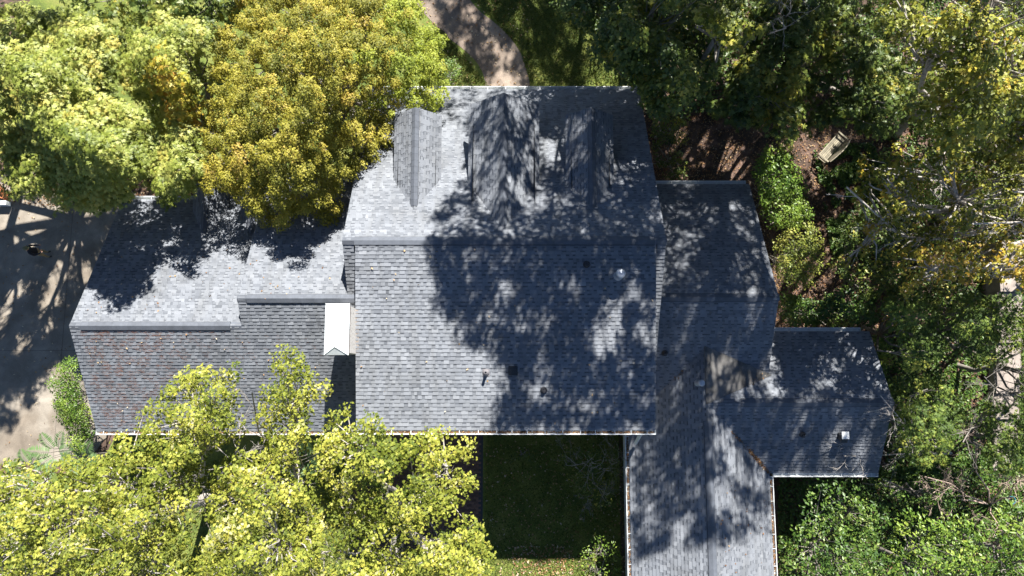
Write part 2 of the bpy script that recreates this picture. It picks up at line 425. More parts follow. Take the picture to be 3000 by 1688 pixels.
# two little entrance gables low on the garage wing's back slope
for cx in (-12.9, -10.9):
    d = empty('entry_gable'); d.parent = HX
    for sgn in (-1, 1):
        x0, x1 = sorted((cx, cx+sgn*.75)); s = Slope([(x0, 5.6), (x1, 5.6), (x1, 8.0), (x0, 8.0)], 'x', cx, 4.0, -sgn*.8)
        s.build('gable_roof', thick=.08).parent = d
    ridge_cap((cx, 7.98, 4.0), (cx, 5.7, 4.0), dv('x', -1, .8), dv('x', 1, .8), .13, .025, .25, d)

# ridge caps of the big roofs
ridge_cap((-5.75, MR_Y, MR_Z+.012), (5.2, MR_Y, MR_Z+.012), dv('y', 1, .576), dv('y', -1, .1456), .155, .035, .3)
ridge_cap((-6.2, MR_Y, MR_Z), (-5.75, MR_Y, MR_Z), dv('y', 1, .576), dv('y', -1, .5), .15, .014, .2)
ridge_cap((5.2, MR_Y, MR_Z), (5.64, MR_Y, MR_Z), dv('y', 1, .576), dv('y', -1, .5), .15, .014, .2)
ridge_cap((-16.45, 1.737, 6.01), (-10.75, 1.737, 6.01), dv('y', 1, .511), dv('y', -1, .54), .155, .04, .3)
ridge_cap((-16.88, 1.737, 6.0), (-16.45, 1.737, 6.0), dv('y', 1, .511), dv('y', -1, .54), .15, .014, .2)
ridge_cap((-10.75, 1.737, 6.0), (-10.2, 1.737, 6.0), dv('y', 1, .511), dv('y', -1, .54), .15, .014, .2)
ridge_cap((-9.95, 2.727, 6.55), (-5.8, 2.727, 6.55), dv('y', 1, .485), dv('y', -1, .54), .155, .04, .3)
ridge_cap((-10.32, 2.727, 6.54), (-9.95, 2.727, 6.54), dv('y', 1, .485), dv('y', -1, .54), .15, .014, .2)
ridge_cap((5.64, 2.83, 5.94), (9.9, 2.83, 5.94), dv('y', 1, .51), dv('y', -1, .5), .155, .035, .3)
ridge_cap((9.9, 2.83, 5.93), (10.27, 2.83, 5.93), dv('y', 1, .51), dv('y', -1, .5), .15, .014, .2)
ridge_cap((8.95, -1.2, 5.01), (14.45, -1.2, 5.01), dv('y', 1, .52), dv('y', -1, .52), .155, .035, .3)
ridge_cap((7.7, -1.2, 5.0), (8.95, -1.2, 5.0), dv('y', 1, .52), dv('y', -1, .52), .15, .014, .25)
ridge_cap((14.45, -1.2, 5.0), (14.92, -1.2, 5.0), dv('y', 1, .52), dv('y', -1, .52), .15, .014, .2)
ridge_cap((7.63, -15, 5.01), (7.63, -1.9, 5.01), dv('x', -1, .53), dv('x', 1, .53), .155, .035, .3)

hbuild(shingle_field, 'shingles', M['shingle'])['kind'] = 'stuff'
for V, F, tone, deck in solo:
    c = sum(V, Vector())/len(V); mb = MB(); mb.faces([v-c for v in V], F, tone)
    o = link('shingle', mb.mesh('shingle', M['shingle']), deck); o.location = c + OFF

# walls under the roofs (siding with windows)
def wall(x0, x1, y0, y1, ztop):
    mb = MB(); mb.box(x0, x1, y0, y1, 0, ztop)
    return hbuild(mb, 'wall', M['siding'])
def gable_block(x0, x1, ys, zs):
    """closed body whose cross-section in (y,z) is ys/zs, running along x"""
    mb = MB(); n = len(ys); A = [(x0, y, z) for y, z in zip(ys, zs)]; B = [(x1, y, z) for y, z in zip(ys, zs)]
    mb.faces(A+B, [tuple(range(n))[::-1], tuple(range(n, 2*n))] + [(i, (i+1)%n, n+(i+1)%n, n+i) for i in range(n)])
    return hbuild(mb, 'wall', M['siding'])
gable_block(-5.95, 5.42, [-1.75,12.0,12.0,4.75,-1.75], [0,0,3.05,7.22,3.45])
gable_block(-5.6, 5.14, [-1.78,4.7,4.7,-1.78], [3.2,3.2,7.25,6.32])
gable_block(-16.6, -10.45, [-2.05,7.1,7.1,1.74,-2.05], [0,0,3.0,5.75,3.7])
gable_block(-10.2, -5.96, [-2.06,7.8,7.8,2.73,-2.06], [0,0,3.8,6.3,3.7])
gable_block(5.45, 9.95, [-1.5,7.7,7.7,2.83,-1.5], [0,0,3.2,5.68,3.45])
gable_block(8.0, 14.6, [-3.75,1.35,1.35,-1.2,-3.75], [0,0,3.4,4.75,3.4])
mb = MB(); A = [(5.1,0),(10.15,0),(10.15,3.4),(7.63,4.75),(5.1,3.4)]
mb.faces([(x,-14.7,z) for x,z in A]+[(x,-1.25,z) for x,z in A], [(0,1,2,3,4),(9,8,7,6,5)]+[(i,(i+1)%5+0,5+(i+1)%5,5+i)[::-1] for i in range(5)])
hbuild(mb, 'wall', M['siding'])
for cx in (-4.2,-1.6,1.4,4.0): window(HX, (cx, 12.0, .9), .95, 1.4, 1)
for cx in (-4.2,-1.5,1.5,4.0): window(HX, (cx, -1.78, 4.6), .95, 1.2, -1)
for cx in (-15,-12.4,-8.2): window(HX, (cx, -2.06, 1.0), .95, 1.4, -1)
for cx in (11.5,13.4): window(HX, (cx, -3.75, 1.0), .95, 1.4, -1)
for cy in (-5,-8,-11): window(HX, (5.1, cy, 1.0), .95, 1.4, -1, 1); window(HX, (10.15, cy, 1.0), .95, 1.4, 1, 1)

# gutters with hangers
hanger_mb = MB(); hanger_mb.box(-.012, .012, -.065, .065, -.006, .006)
hanger_me = hanger_mb.mesh('hanger', M['white_metal'])
def gutter(p0, p1, out, spacing=.62, w=.13, litter=True):
    """open white gutter from p0 to p1 (roof edge points), out = unit vector away from the roof"""
    p0, p1, out = Vector(p0), Vector(p1), Vector(out); d = (p1-p0); L = d.length; d.normalize(); mb = MB(); up = Vector((0,0,1))
    prof = [(.004, .0), (.004, -.11), (w*.75, -.11), (w, -.03), (w, .012), (w+.026, .012), (w+.022, -.06), (w*.8, -.125), (-.01, -.125), (-.01, .0)]
    n = len(prof)
    V = [p0 + out*a + up*b for a, b in prof] + [p1 + out*a + up*b for a, b in prof]
    mb.faces(V, [(i, (i+1)%n, n+(i+1)%n, n+i) for i in range(n)])
    for q in (p0, p1):
        mb.obox(q + out*(w*.5) + up*(-.05), d*.006, out*(w*.5+.012), up*.062)
    g = hbuild(mb, 'gutter', M['white_metal'])
    k = max(1, int(L/spacing))
    for i in range(k):
        h = link('hanger', hanger_me, g); c = p0 + d*(L*(i+.5+random.uniform(-.12,.12))/k) + out*(w*.5) + up*.006
        h.location = c + OFF; h.rotation_euler = (0, 0, math.atan2(out.y, out.x)-math.pi/2)
    return g
gutter((-5.9,-2.13,6.5), (5.27,-2.13,6.5), (0,-1,0))
gutter((-16.88,-2.38,3.78), (-5.98,-2.38,3.78), (0,-1,0))
gutter((-6.2,12.40,3.07), (5.64,12.40,3.07), (0,1,0), .75)
gutter((-16.88,7.42,3.07), (-10.0,7.42,3.07), (0,1,0), .75)
gutter((5.66,8.05,3.25), (10.1,8.05,3.25), (0,1,0), .75)
gutter((10.45,1.68,3.48), (14.55,1.68,3.48), (0,1,0), .7)
gutter((10.64,-4.09,3.48), (14.9,-4.09,3.48), (0,-1,0), .6)
gutter((4.79,-15,3.47), (4.79,-2.35,3.47), (-1,0,0), .62)
gutter((10.48,-15,3.47), (10.48,-4.24,3.47), (1,0,0), .62)
# short downspout off the end of the front gutter
mb = MB(); a = Vector((4.76,-2.27,6.36)); b = Vector((5.0,-2.86,3.86)); mb.tube([a, a+Vector((.01,-.02,-.15)), b], [.075,.075,.075], 4)
hbuild(mb, 'downspout', M['white_metal'])

# chimney, straddling the left rake of the main block
ch = empty('chimney'); ch.parent = HX
mb = MB(); mb.box(-6.44, -5.72, .66, 2.30, 0, 8.02); hbuild(mb, 'stack', M['painted_brick'], ch)
mb = MB(); mb.box(-6.47, -5.69, .62, 2.34, 8.02, 8.10); hbuild(mb, 'crown_course', M['brick'], ch)
mb = MB(); x0, x1, y0, y1, z0, z1, z2 = -6.54, -5.69, .58, 2.38, 8.10, 8.16, 8.36
mb.faces([(x0,y0,z0),(x1,y0,z0),(x1,y1,z0),(x0,y1,z0),(x0,y0,z1),(x1,y0,z1),(x1,y1,z1),(x0,y1,z1),(-6.12,.86,z2),(-6.12,2.10,z2)],
         [(3,2,1,0),(0,1,5,4),(1,2,6,5),(2,3,7,6),(3,0,4,7),(4,5,8),(5,6,9,8),(6,7,9),(7,4,8,9)])
for a_, b_ in (((x0,y0,z1),(-6.12,.86,z2)),((x1,y0,z1),(-6.12,.86,z2)),((x0,y1,z1),(-6.12,2.10,z2)),((x1,y1,z1),(-6.12,2.10,z2)),((-6.12,.86,z2),(-6.12,2.10,z2)),((x0,1.48,z1),(-6.12,1.48,z2)),((x1,1.48,z1),(-6.12,1.48,z2))):
    mb.tube([a_, b_], [.014,.014], 5)
hbuild(mb, 'metal_cap', M['white_cap'], ch)
mb = MB(); mb.box(-5.72, -5.60, .60, 2.30, 6.8, 7.02); mb.v = [(x, y, z + (y-1.4)*.1456 + (0 if z > 6.9 else -.1)) for x, y, z in mb.v]
hbuild(mb, 'flashing', M['stone'], ch)

# roof penetrations
def on(slope, px, py):
    """point of a roof slope seen at a photo pixel"""
    z = 5.0
    for _ in range(30):
        x, y, _z = W(px, py, z); z = .5*z + .5*slope.z(x, y)
    return Vector((x, y, slope.z(x, y)))
def vent_pipe(slope, px, py, h=.38, r=.05, mat='black_rubber'):
    p = on(slope, px, py); n = slope.n; g = MB()
    e = Vector((1,0,0)) if slope.axis == 'y' else Vector((0,1,0)); f = n.cross(e)
    g.lathe(p + n*.03, [(.13, 0), (.12, .02), (.085, .07), (r+.012, .13), (r+.01, .16), (r-.01,.16)], 14, axis=n)
    if mat == 'grey_flash': g.obox(p + n*.022, e*.13, f*.14, n*.006)
    par = hbuild(g, 'vent_pipe', M[mat])
    q = MB(); q.lathe(p, [(r, 0), (r, h), (r*.72, h), (r*.72, h-.2)], 12)
    q.v = [(x, y-4.75, z) for x, y, z in q.v]; q.build('pipe', M[mat], par)
    return par
vent_pipe(S_front, 1424, 1092, .42, .052, 'grey_flash')
vent_pipe(S_front, 1593, 1143, .20)
vent_pipe(S_front, 1718, 775, .20)
vent_pipe(S_1f, 1947, 1034, .16)
vent_pipe(S_2f, 2350, 1272, .22)
def box_vent(slope, px, py, w, h, mat):
    p = on(slope, px, py); mb = MB(); n = slope.n
    e = Vector((1,0,0)); f = n.cross(e)
    mb.obox(p+n*.02, e*(w*.62), f*(w*.62), n*.008); mb.obox(p+n*(.02+h/2), e*w*.5, f*w*.48, n*h/2)
    mb.obox(p+n*(.03+h), e*(w*.53), f*w*.5, n*.014)
    return hbuild(mb, 'roof_vent', M[mat])
box_vent(S_front, 1503, 1086, .27, .10, 'black_box')
v = box_vent(S_2f, 2463, 1276, .24, .30, 'black_box')
mb = MB(); p = on(S_2f, 2463, 1276); mb.box(p.x-.14, p.x+.14, p.y-.10, p.y+.18, p.z+.38, p.z+.41); hbuild(mb, 'vent_lid', M['white_metal'])
def flue(slope, px, py, h, r):
    p = on(slope, px, py); mb = MB()
    mb.lathe(p - Vector((0,0,.05)), [(r*1.9, 0), (r*1.15, .14), (r, .2), (r, h-.12), (r*1.35, h-.10), (r*1.4, h-.04), (r*.9,h-.02)], 18)
    f = hbuild(mb, 'flue', M['steel'])
    c = MB(); c.lathe(p + Vector((0,0,h-.02)), [(r*1.5, 0), (r*1.55, .05), (r*1.2, .09), (.01, .12)], 20)
    c.v = [(x, y-4.75, z) for x, y, z in c.v]; c.build('flue_cap', M['steel'], f)
flue(S_front, 1811, 808, .62, .11)
flue(S_sw, 2047, 1122, .40, .085)

# ---------------------------------------------------------------- leaves and trees
def wave_noise(seed, scale, n=7):
    r = np.random.default_rng(seed); d = r.normal(size=(n, 3)); d /= np.linalg.norm(d, axis=1)[:, None]
    k = d*(2*np.pi/scale)*r.uniform(.6, 1.9, (n, 1)); ph = r.uniform(0, 6.28, n)
    return lambda p: np.sin(p @ k.T + ph).sum(1)/math.sqrt(n/2)

SH = {}
def leafshape(kind):
    if kind == 'oval':      # folded pointed oval
        v = [(0,0,0),(.45,-.26,.05),(1,0,-.05),(.45,.26,.05)]; f = [(0,1,2),(0,2,3)]
    elif kind == 'small':
        v = [(0,0,0),(.5,-.34,.03),(1,0,0),(.5,.34,.03)]; f = [(0,1,2),(0,2,3)]
    elif kind == 'maple':
        v = [(0,0,0),(.42,0,0),(1,0,-.08),(.62,.16,.02),(.66,.55,-.06),(.30,.26,.02),(.10,.52,-.06),(.62,-.16,.02),(.66,-.55,-.06),(.30,-.26,.02),(.10,-.52,-.06)]
        f = [(1,2,3),(1,7,2),(1,4,5),(1,9,8),(0,1,6),(0,10,1)]
    elif kind == 'oak':
        v = [(0,0,0),(.35,.30,.04),(.40,.10,0),(.70,.36,0),(.72,.12,0),(1,0,-.1),(.72,-.12,0),(.70,-.36,0),(.40,-.10,0),(.35,-.30,.04)]
        f = [(0,2,1),(2,4,3),(0,8,2),(2,6,4),(2,8,6),(4,6,5),(6,8,7),(8,0,9)]
    elif kind == 'pinoak':
        v = [(0,0,0),(1,.0,-.1),(.5,.05,0),(.35,.45,-.03),(.75,.38,-.05),(.35,-.45,-.03),(.75,-.38,-.05),(.5,-.05,0)]
        f = [(0,7,2),(7,1,2),(0,2,3),(2,4,7),(0,5,7),(7,2,6)]
    elif kind == 'spray':   # flat fan of scaly conifer foliage
        v = [(0,0,0),(.9,0,.1),(.5,.1,.05),(.65,.45,0),(.3,.06,.03),(.25,.42,-.05),(.5,-.1,.05),(.65,-.45,0),(.3,-.06,.03),(.25,-.42,-.05)]
        f = [(0,1,2),(0,6,1),(4,2,3),(0,4,5),(8,7,6),(0,9,8)]
    return np.array(v, float), np.array(f, int)
for k in ('oval','small','maple','oak','pinoak','spray'): SH[k] = leafshape(k)

def leaves(pos, nrm, size, tone, kind, r, droop=None):
    """leaf meshes at pos with normals nrm; returns (verts, faces), face tone"""
    V, F = SH[kind]; n = len(pos)
    nrm = nrm/np.linalg.norm(nrm, axis=1)[:, None]
    t = r.normal(size=(n, 3)) if droop is None else droop + r.normal(size=(n, 3))*.45
    t -= nrm*(t*nrm).sum(1)[:, None]; t /= np.linalg.norm(t, axis=1)[:, None]+1e-9
    b = np.cross(nrm, t)
    X = V[None, :, 0, None]; Y = V[None, :, 1, None]; Z = V[None, :, 2, None]
    sz = size[:, None, None]
    P = pos[:, None] + sz*((X-.4)*t[:, None] + Y*b[:, None]*r.uniform(.8, 1.2, (n,1,1)) + Z*nrm[:, None]*r.uniform(.3, 3.0, (n,1,1)))
    FF = F[None] + (np.arange(n)*len(V))[:, None, None]
    return (P.reshape(-1, 3), FF.reshape(-1, 3)), np.repeat(tone, len(F))

def clump_leaves(C, rad, per, size, kind, r, ctone=None, up=1.0, shell=.55, flat=.6, spread=1.0, lowfrac=.15, tvar=.16, szvar=.3):
    """C (n,3) clump centres, rad (n,), per leaves per clump (at rad .4)"""
    cnt = np.maximum(4, (per*(rad/.4)**2*r.uniform(.8, 1.2, len(C))).astype(int)); idx = np.repeat(np.arange(len(C)), cnt); n = len(idx)
    d = r.normal(size=(n, 3)); low = r.random(n) < lowfrac; d[:, 2] = np.where(low, -np.abs(d[:, 2])*.5, np.abs(d[:, 2]))
    d /= np.linalg.norm(d, axis=1)[:, None]
    q = r.uniform(shell, 1.0, n)*spread*(1+.22*np.sin(7*d[:,0]+3*d[:,1]+idx))
    pos = C[idx] + d*np.array([1, 1, flat])*(rad[idx]*q)[:, None]
    nrm = d*np.array([1,1,.7]) + np.array([0, 0, up]) + r.normal(size=(n, 3))*.42
    dr = d.copy(); dr[:, 2] = -.25
    ct = ctone[idx] if ctone is not None else .5
    tone = np.clip(ct + r.normal(size=n)*tvar, 0, 1)
    s = size*np.clip(r.normal(1, szvar, n), .5, 1.7)
    return leaves(pos, nrm, s, tone, kind, r, dr)

def in_poly(P, x, y):
    P = np.array(P, float); c = np.zeros(len(x), bool); j = len(P)-1
    for i in range(len(P)):
        xi, yi = P[i]; xj, yj = P[j]
        m = ((yi > y) != (yj > y)) & (x < (xj-xi)*(y-yi)/(yj-yi+1e-9)+xi); c ^= m; j = i
    return c
def edge_dist(P, x, y):
    P = np.array(P, float); d = np.full(len(x), 1e9)
    for i in range(len(P)):
        a = P[i]; b = P[(i+1) % len(P)]; ab = b-a; t = np.clip(((x-a[0])*ab[0]+(y-a[1])*ab[1])/(ab@ab), 0, 1)
        d = np.minimum(d, np.hypot(x-a[0]-t*ab[0], y-a[1]-t*ab[1]))
    return d
def Wn(px, py, z):
    u = px-1500.0; v = 844.0-py; t = (CAM_H-z)/(F_PX*_c-v*_s)
    return np.stack([u*t, (v*_c+F_PX*_s)*t, z], 1)

def crown_centres(poly, ze, zt, spacing, r, dome=220., prof=.5, layers=((0, 0, 0.0),), bump=.6, bscale=2.2, jit=.12, seed=1, tilt=None, gap=-9., inset=14):
    """clump centres of a crown whose outline (seen from above) is poly; ze/zt heights at edge and centre"""
    P = np.array(poly, float); x0, y0 = P.min(0); x1, y1 = P.max(0); out = []
    nz = wave_noise(seed, bscale); ng = wave_noise(seed+77, bscale*.8)
    for dz, extra, thr in layers:
        step = spacing*(1+extra*.2)
        xs, ys = np.meshgrid(np.arange(x0, x1, step), np.arange(y0, y1, step*.87))
        xs = xs + (np.arange(xs.shape[0]) % 2)[:, None]*step/2
        x = (xs + r.normal(size=xs.shape)*step*.22).ravel(); y = (ys + r.normal(size=ys.shape)*step*.22).ravel()
        k = in_poly(P, x, y); x, y = x[k], y[k]; e = edge_dist(P, x, y); k = e > inset; x, y, e = x[k], y[k], e[k]
        z = ze + (zt-ze)*np.clip(1-(1-np.clip(e/dome, 0, 1))**2, 0, 1)**prof
        if tilt is not None: z = z + tilt(x, y)
        w = Wn(x, y, z); z = z + bump*nz(w*np.array([1,1,0])) + r.normal(size=len(z))*jit - dz
        w = Wn(x, y, z); k = ng(w*np.array([1,1,0])) > gap+thr
        out.append(w[k])
    return np.concatenate(out)

def limbs(base, C, r, trunk_r=.22, fork=.45, nl=7, twig=.45, twr=.012):
    """trunk with limbs to cluster means, and thin twigs to clump centres"""
    tr = MB(); base = Vector(base); C = np.array(C); zmean = C[:, 2].mean()
    cen = Vector((C[:,0].mean(), C[:,1].mean(), 0)); top = Vector((base.x*.6+cen.x*.4, base.y*.6+cen.y*.4, base.z+(zmean-base.z)*fork))
    mid = (base+top)/2 + Vector((r.normal()*.12, r.normal()*.12, 0))
    tr.tube([base, base+(mid-base)*.12, mid, top], [trunk_r*1.35, trunk_r, trunk_r*.85, trunk_r*.7], 10)
    K = C[r.choice(len(C), min(nl, len(C)), replace=False)].copy()
    for _ in range(6):
        a = np.argmin(((C[:, None]-K[None])**2).sum(2), 1)
        for j in range(len(K)):
            if (a == j).any(): K[j] = C[a == j].mean(0)
    for j in range(len(K)):
        kk = Vector(K[j]) - Vector((0,0,.55)); m = top.lerp(kk, .5) + Vector((r.normal()*.25, r.normal()*.25, -.25+r.normal()*.2))
        tr.tube([top-Vector((0,0,.1)), m, kk], [trunk_r*.55, trunk_r*.36, trunk_r*.2], 7)
        pts = C[a == j]; sel = pts[r.random(len(pts)) < twig]
        for q in sel:
            q = Vector(q); s = m.lerp(kk, r.uniform(.2, 1)); h = s.lerp(q, .55) + Vector((r.normal()*.14, r.normal()*.14, r.uniform(-.2,.1)))
            tr.tube([s, h, q], [trunk_r*.13+twr, trunk_r*.06+twr, twr*.7], 4, cap=False)
    return tr

# openings in the canopy, each where a fleck of sun reaches the ground (x, y, z, radius)
FLECKS = [(*W(px, py, z), q) for px, py, z, q in ((2060,400,0,.25),(2105,470,0,.35),(2165,500,0,.3),(2130,430,0,.2),(2310,425,0,.3),(2355,415,0,.28),(2385,460,0,.25),(2340,470,0,.35),
          (2420,455,.4,.16),(2450,400,.6,.12),(2452,735,0,.45),(2395,520,0,.25),(2270,520,3.1,.7),(2300,620,3.4,.9),(2350,720,3.6,1.0),(2330,800,3.6,.8),(2430,890,3.1,.9),(2700,60,9,1.2),(2850,200,9.5,1.5),(2950,60,9,1.3),(250,640,0,.25),(120,640,0,.3),(180,790,0,.25),(40,860,0,.25),(210,700,0,.3),(20,940,0,.3),(130,960,0,.3),(60,1020,0,.25),(250,800,0,.2),(90,700,0,.35),(150,880,0,.3),(2010,430,0,.3),(2940,800,1,.5),(2920,1270,.4,.4))]
def tree(name, label, cat, base, C, rad, per, size, kind, mat, bark, seed, group=None, ctone=None, trunk_r=.22, nl=7, twig=.45, fork=.45, twr=.012, **kw):
    r = np.random.default_rng(seed)
    keep_ = np.ones(len(C), bool); S_ = np.array(SUN)
    for fx, fy, fz, fr in FLECKS:
        d_ = C - np.array((fx, fy, fz)); t_ = d_ @ S_; keep_ &= (np.linalg.norm(d_ - t_[:, None]*S_, axis=1) > fr+rad*.75) | (t_ < (1.6 if fz > 2 else 0))
    if ctone is not None: ctone = ctone[keep_]
    C = C[keep_]; rad = rad[keep_]
    o = empty(name, base); tag(o, label, cat, group)
    if ctone is None: ctone = np.clip(.5 + .18*wave_noise(seed+5, 2.0)(C) + r.normal(size=len(C))*.07, 0, 1)
    (v, f), t = clump_leaves(C, rad, per, size, kind, r, ctone, **kw)
    v = v - np.array(base)
    cr = link('crown', array_mesh('crown', (v, f), 3, t, M[mat]), o)
    tr = limbs(base, C, r, trunk_r, fork, nl, twig, twr); tr.v = [(x-base[0], y-base[1], z-base[2]) for x, y, z in tr.v]
    tr.build('trunk', M[bark], o, True)
    return o

# leaf colours (albedo)
M['maple'] = leaf_mat('maple_leaves', [(0, (.08,.115,.014)), (.35, (.215,.255,.038)), (.7, (.37,.40,.10)), (1, (.46,.40,.085))], .5)
M['maple_orange'] = leaf_mat('turning_maple_leaves', [(0, (.15,.18,.02)), (.4, (.36,.35,.04)), (.75, (.48,.38,.045)), (1, (.48,.25,.03))], .5)
M['golden'] = leaf_mat('golden_leaves', [(0, (.09,.105,.012)), (.4, (.25,.235,.025)), (.75, (.39,.345,.045)), (1, (.40,.28,.055))], .6)
M['golden_green'] = leaf_mat('golden_green_leaves', [(0, (.085,.125,.010)), (.4, (.23,.28,.022)), (.75, (.36,.39,.05)), (1, (.40,.34,.045))], .6)
M['oak'] = leaf_mat('oak_leaves', [(0, (.05,.08,.010)), (.4, (.17,.20,.024)), (.75, (.33,.34,.055)), (.95, (.42,.38,.06)), (1, (.5,.49,.24))], .6, .28, .25)
M['dark_oak'] = leaf_mat('dark_oak_leaves', [(0, (.03,.06,.014)), (.5, (.09,.135,.026)), (.85, (.21,.235,.04)), (1, (.36,.31,.045))], .45)
M['olive_oak'] = leaf_mat('olive_oak_leaves', [(0, (.07,.10,.014)), (.5, (.21,.235,.03)), (.8, (.37,.36,.055)), (1, (.46,.34,.04))], .45)
M['pin'] = leaf_mat('pin_oak_leaves', [(0, (.06,.08,.01)), (.45, (.18,.19,.02)), (.8, (.36,.30,.03)), (1, (.42,.26,.03))], .45)
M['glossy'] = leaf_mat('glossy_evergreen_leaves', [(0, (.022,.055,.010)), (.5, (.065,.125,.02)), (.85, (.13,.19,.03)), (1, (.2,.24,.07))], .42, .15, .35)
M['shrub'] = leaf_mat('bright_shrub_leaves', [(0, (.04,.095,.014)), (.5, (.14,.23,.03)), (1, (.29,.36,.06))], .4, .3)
M['yellow_shrub'] = leaf_mat('yellow_green_shrub_leaves', [(0, (.08,.12,.018)), (.5, (.23,.27,.045)), (1, (.38,.36,.07))], .5, .3)
M['cedar'] = leaf_mat('cedar_sprays', [(0, (.03,.06,.012)), (.5, (.09,.14,.022)), (.85, (.19,.24,.035)), (1, (.3,.3,.05))], .6, .2, .3)
M['frond'] = leaf_mat('pale_compound_leaves', [(0, (.09,.17,.06)), (.5, (.16,.26,.10)), (1, (.24,.33,.15))], .45, .35)
M['dry'] = leaf_mat('fallen_leaf', [(0, (.09,.04,.018)), (.4, (.22,.11,.05)), (.75, (.36,.24,.12)), (1, (.45,.38,.28))], .8, .05, .2)
M['needle'] = leaf_mat('pine_needles', [(0, (.18,.07,.035)), (1, (.36,.16,.09))], .8, .0, .2)
M['grass'] = leaf_mat('grass_blades', [(0, (.035,.06,.01)), (.5, (.09,.125,.02)), (.85, (.18,.18,.04)), (1, (.3,.25,.1))], .6, .3, .3)

def mk(poly, ze, zt, spacing, seed, **kw):
    r = np.random.default_rng(seed+1000); return crown_centres(poly, ze, zt, spacing, r, seed=seed, **kw)
def rr(C, lo, hi, seed): return np.random.default_rng(seed).uniform(lo, hi, len(C))

# -- upper left: maples
A = [(-700,-60),(60,15),(160,30),(230,10),(345,80),(330,150),(355,260),(430,330),(470,420),(440,500),(400,560),(370,600),(300,640),(230,610),(180,620),(110,585),(20,570),(5,470),(-60,440),(-200,470),(-420,560),(-700,520)]
C = mk(A, 6.8, 10.6, 34, 21, dome=330, prof=1.1, layers=((0,0,0),(.5,.5,0),(1.1,1,0),(2,3,0)), bump=.32, jit=.2, gap=-2.3)
_q = np.array(W(30, 650, 0)); _d = C - _q; _t = (_d @ np.array(SUN)); _r = np.linalg.norm(_d - _t[:, None]*np.array(SUN), axis=1); C = C[_r > 1.0]
tree('maple_tree', 'broad pale yellow-green maple shading the driveway, beside the garage roof', 'tree', (-19.3,10.8,0), C, rr(C,.30,.48,1), 62, .125, 'maple', 'maple', 'bark', 31, trunk_r=.3, flat=.5, up=2.0, nl=12)
B = [(330,75),(470,10),(640,50),(640,130),(600,180),(600,300),(590,420),(600,500),(570,560),(500,610),(440,590),(420,520),(470,420),(430,330),(350,260)]
C = mk(B, 5.4, 10.4, 34, 22, dome=190, prof=1.2, layers=((0,0,0),(.5,.5,0),(1.1,1,0),(2,3,0)), bump=.32, jit=.2, gap=-2.3)
c0 = np.array(W(515, 275, 8.6)); d = np.hypot(C[:,0]-c0[0], (C[:,1]-c0[1]))
orange = (d < 1.05 + .35*wave_noise(4, 1.)(C)) | (np.hypot(C[:,0]-W(430,195,9)[0], C[:,1]-W(430,195,9)[1]) < .5)
t = tree('maple_tree', 'green maple with an orange patch, squeezed between the driveway maple and the golden tree', 'tree', (-13.2,10.4,0), C[~orange], rr(C[~orange],.30,.46,2), 62, .125, 'maple', 'maple', 'bark', 32, trunk_r=.24, flat=.5, up=2.0)
r = np.random.default_rng(9); (v, f), tn = clump_leaves(C[orange], rr(C[orange],.3,.45,3), 62, .125, 'maple', r, np.clip(r.normal(.6,.2,orange.sum()),0,1), up=1.2, flat=.5)
o = link('crown', array_mesh('crown', (v-np.array((-13.2,10.4,0)), f), 3, tn, M['maple_orange']), t); o['label'] = 'orange turning foliage'
C = mk([(200,-160),(760,-160),(700,50),(620,90),(470,50),(330,85),(240,40),(150,20)], 4.5, 7.5, 40, 23, dome=150, layers=((0,0,0),(.8,1,0)), gap=-1.2)
tree('maple_tree', 'shaded darker green tree at the top edge behind the two pale maples', 'tree', (-13.5,18.5,0), C, rr(C,.35,.5,4), 30, .17, 'maple', 'dark_oak', 'bark', 33, flat=.5)
# -- golden tree
G = [(615,180),(590,320),(580,420),(575,500),(600,570),(690,585),(720,640),(760,665),(860,675),(950,660),(1000,672),(1010,600),(1045,540),(1085,480),(1150,450),(1170,340),(1200,325),(1275,335),(1322,290),(1318,200),(1318,130),(1280,80),(1250,20),(1210,-60),(1150,-150),(760,-150),(700,-60),(660,40),(610,100)]
C = mk(G, 5.9, 9.6, 37, 24, dome=340, prof=1.35, tilt=lambda x, y: -1.2*np.clip((x-980)/250,0,1), layers=((0,0,0),(.45,0,0),(1.0,1,0),(1.8,3,0)), bump=.30, bscale=1.3, jit=.24, gap=-2.6, inset=13)
left = C[:,0] < W(1150,300,10)[0]-1.2*np.clip(C[:,1]-8,-1,2)*.3 + np.random.default_rng(3).normal(size=len(C))*.55
t = tree('golden_tree', 'big dense golden-brown tree with tufted crown overhanging the roof', 'tree', (-6.6,12.6,0), C[left], rr(C[left],.20,.35,5), 400, .066, 'small', 'golden', 'bark', 34, trunk_r=.32, flat=.95, up=.8, lowfrac=.05, nl=10, twig=.15, tvar=.13, twr=.006)
b = ~left; r = np.random.default_rng(10)
(v, f), tn = clump_leaves(C[b], rr(C[b],.20,.35,6), 400, .066, 'small', r, np.clip(r.normal(.5,.15,b.sum()),0,1), up=.8, flat=.95, lowfrac=.05, tvar=.13)
o = link('crown', array_mesh('crown', (v-np.array((-6.6,12.6,0)), f), 3, tn, M['golden_green']), t); o['label'] = 'greener side of the crown over the path'
C = mk([(1290,165),(1340,160),(1362,215),(1350,262),(1310,268),(1280,240)], 1.6, 2.6, 22, 25, dome=50, layers=((0,0,0),(.5,0,0),(1,0,0)), bump=.15)
tree('round_shrub', 'small dark round shrub on the lawn beside the curved path', 'shrub', (*W(1322,220,0)[:2],0), C, rr(C,.2,.3,7), 90, .07, 'small', 'glossy', 'bark', 35, trunk_r=.05, nl=4)

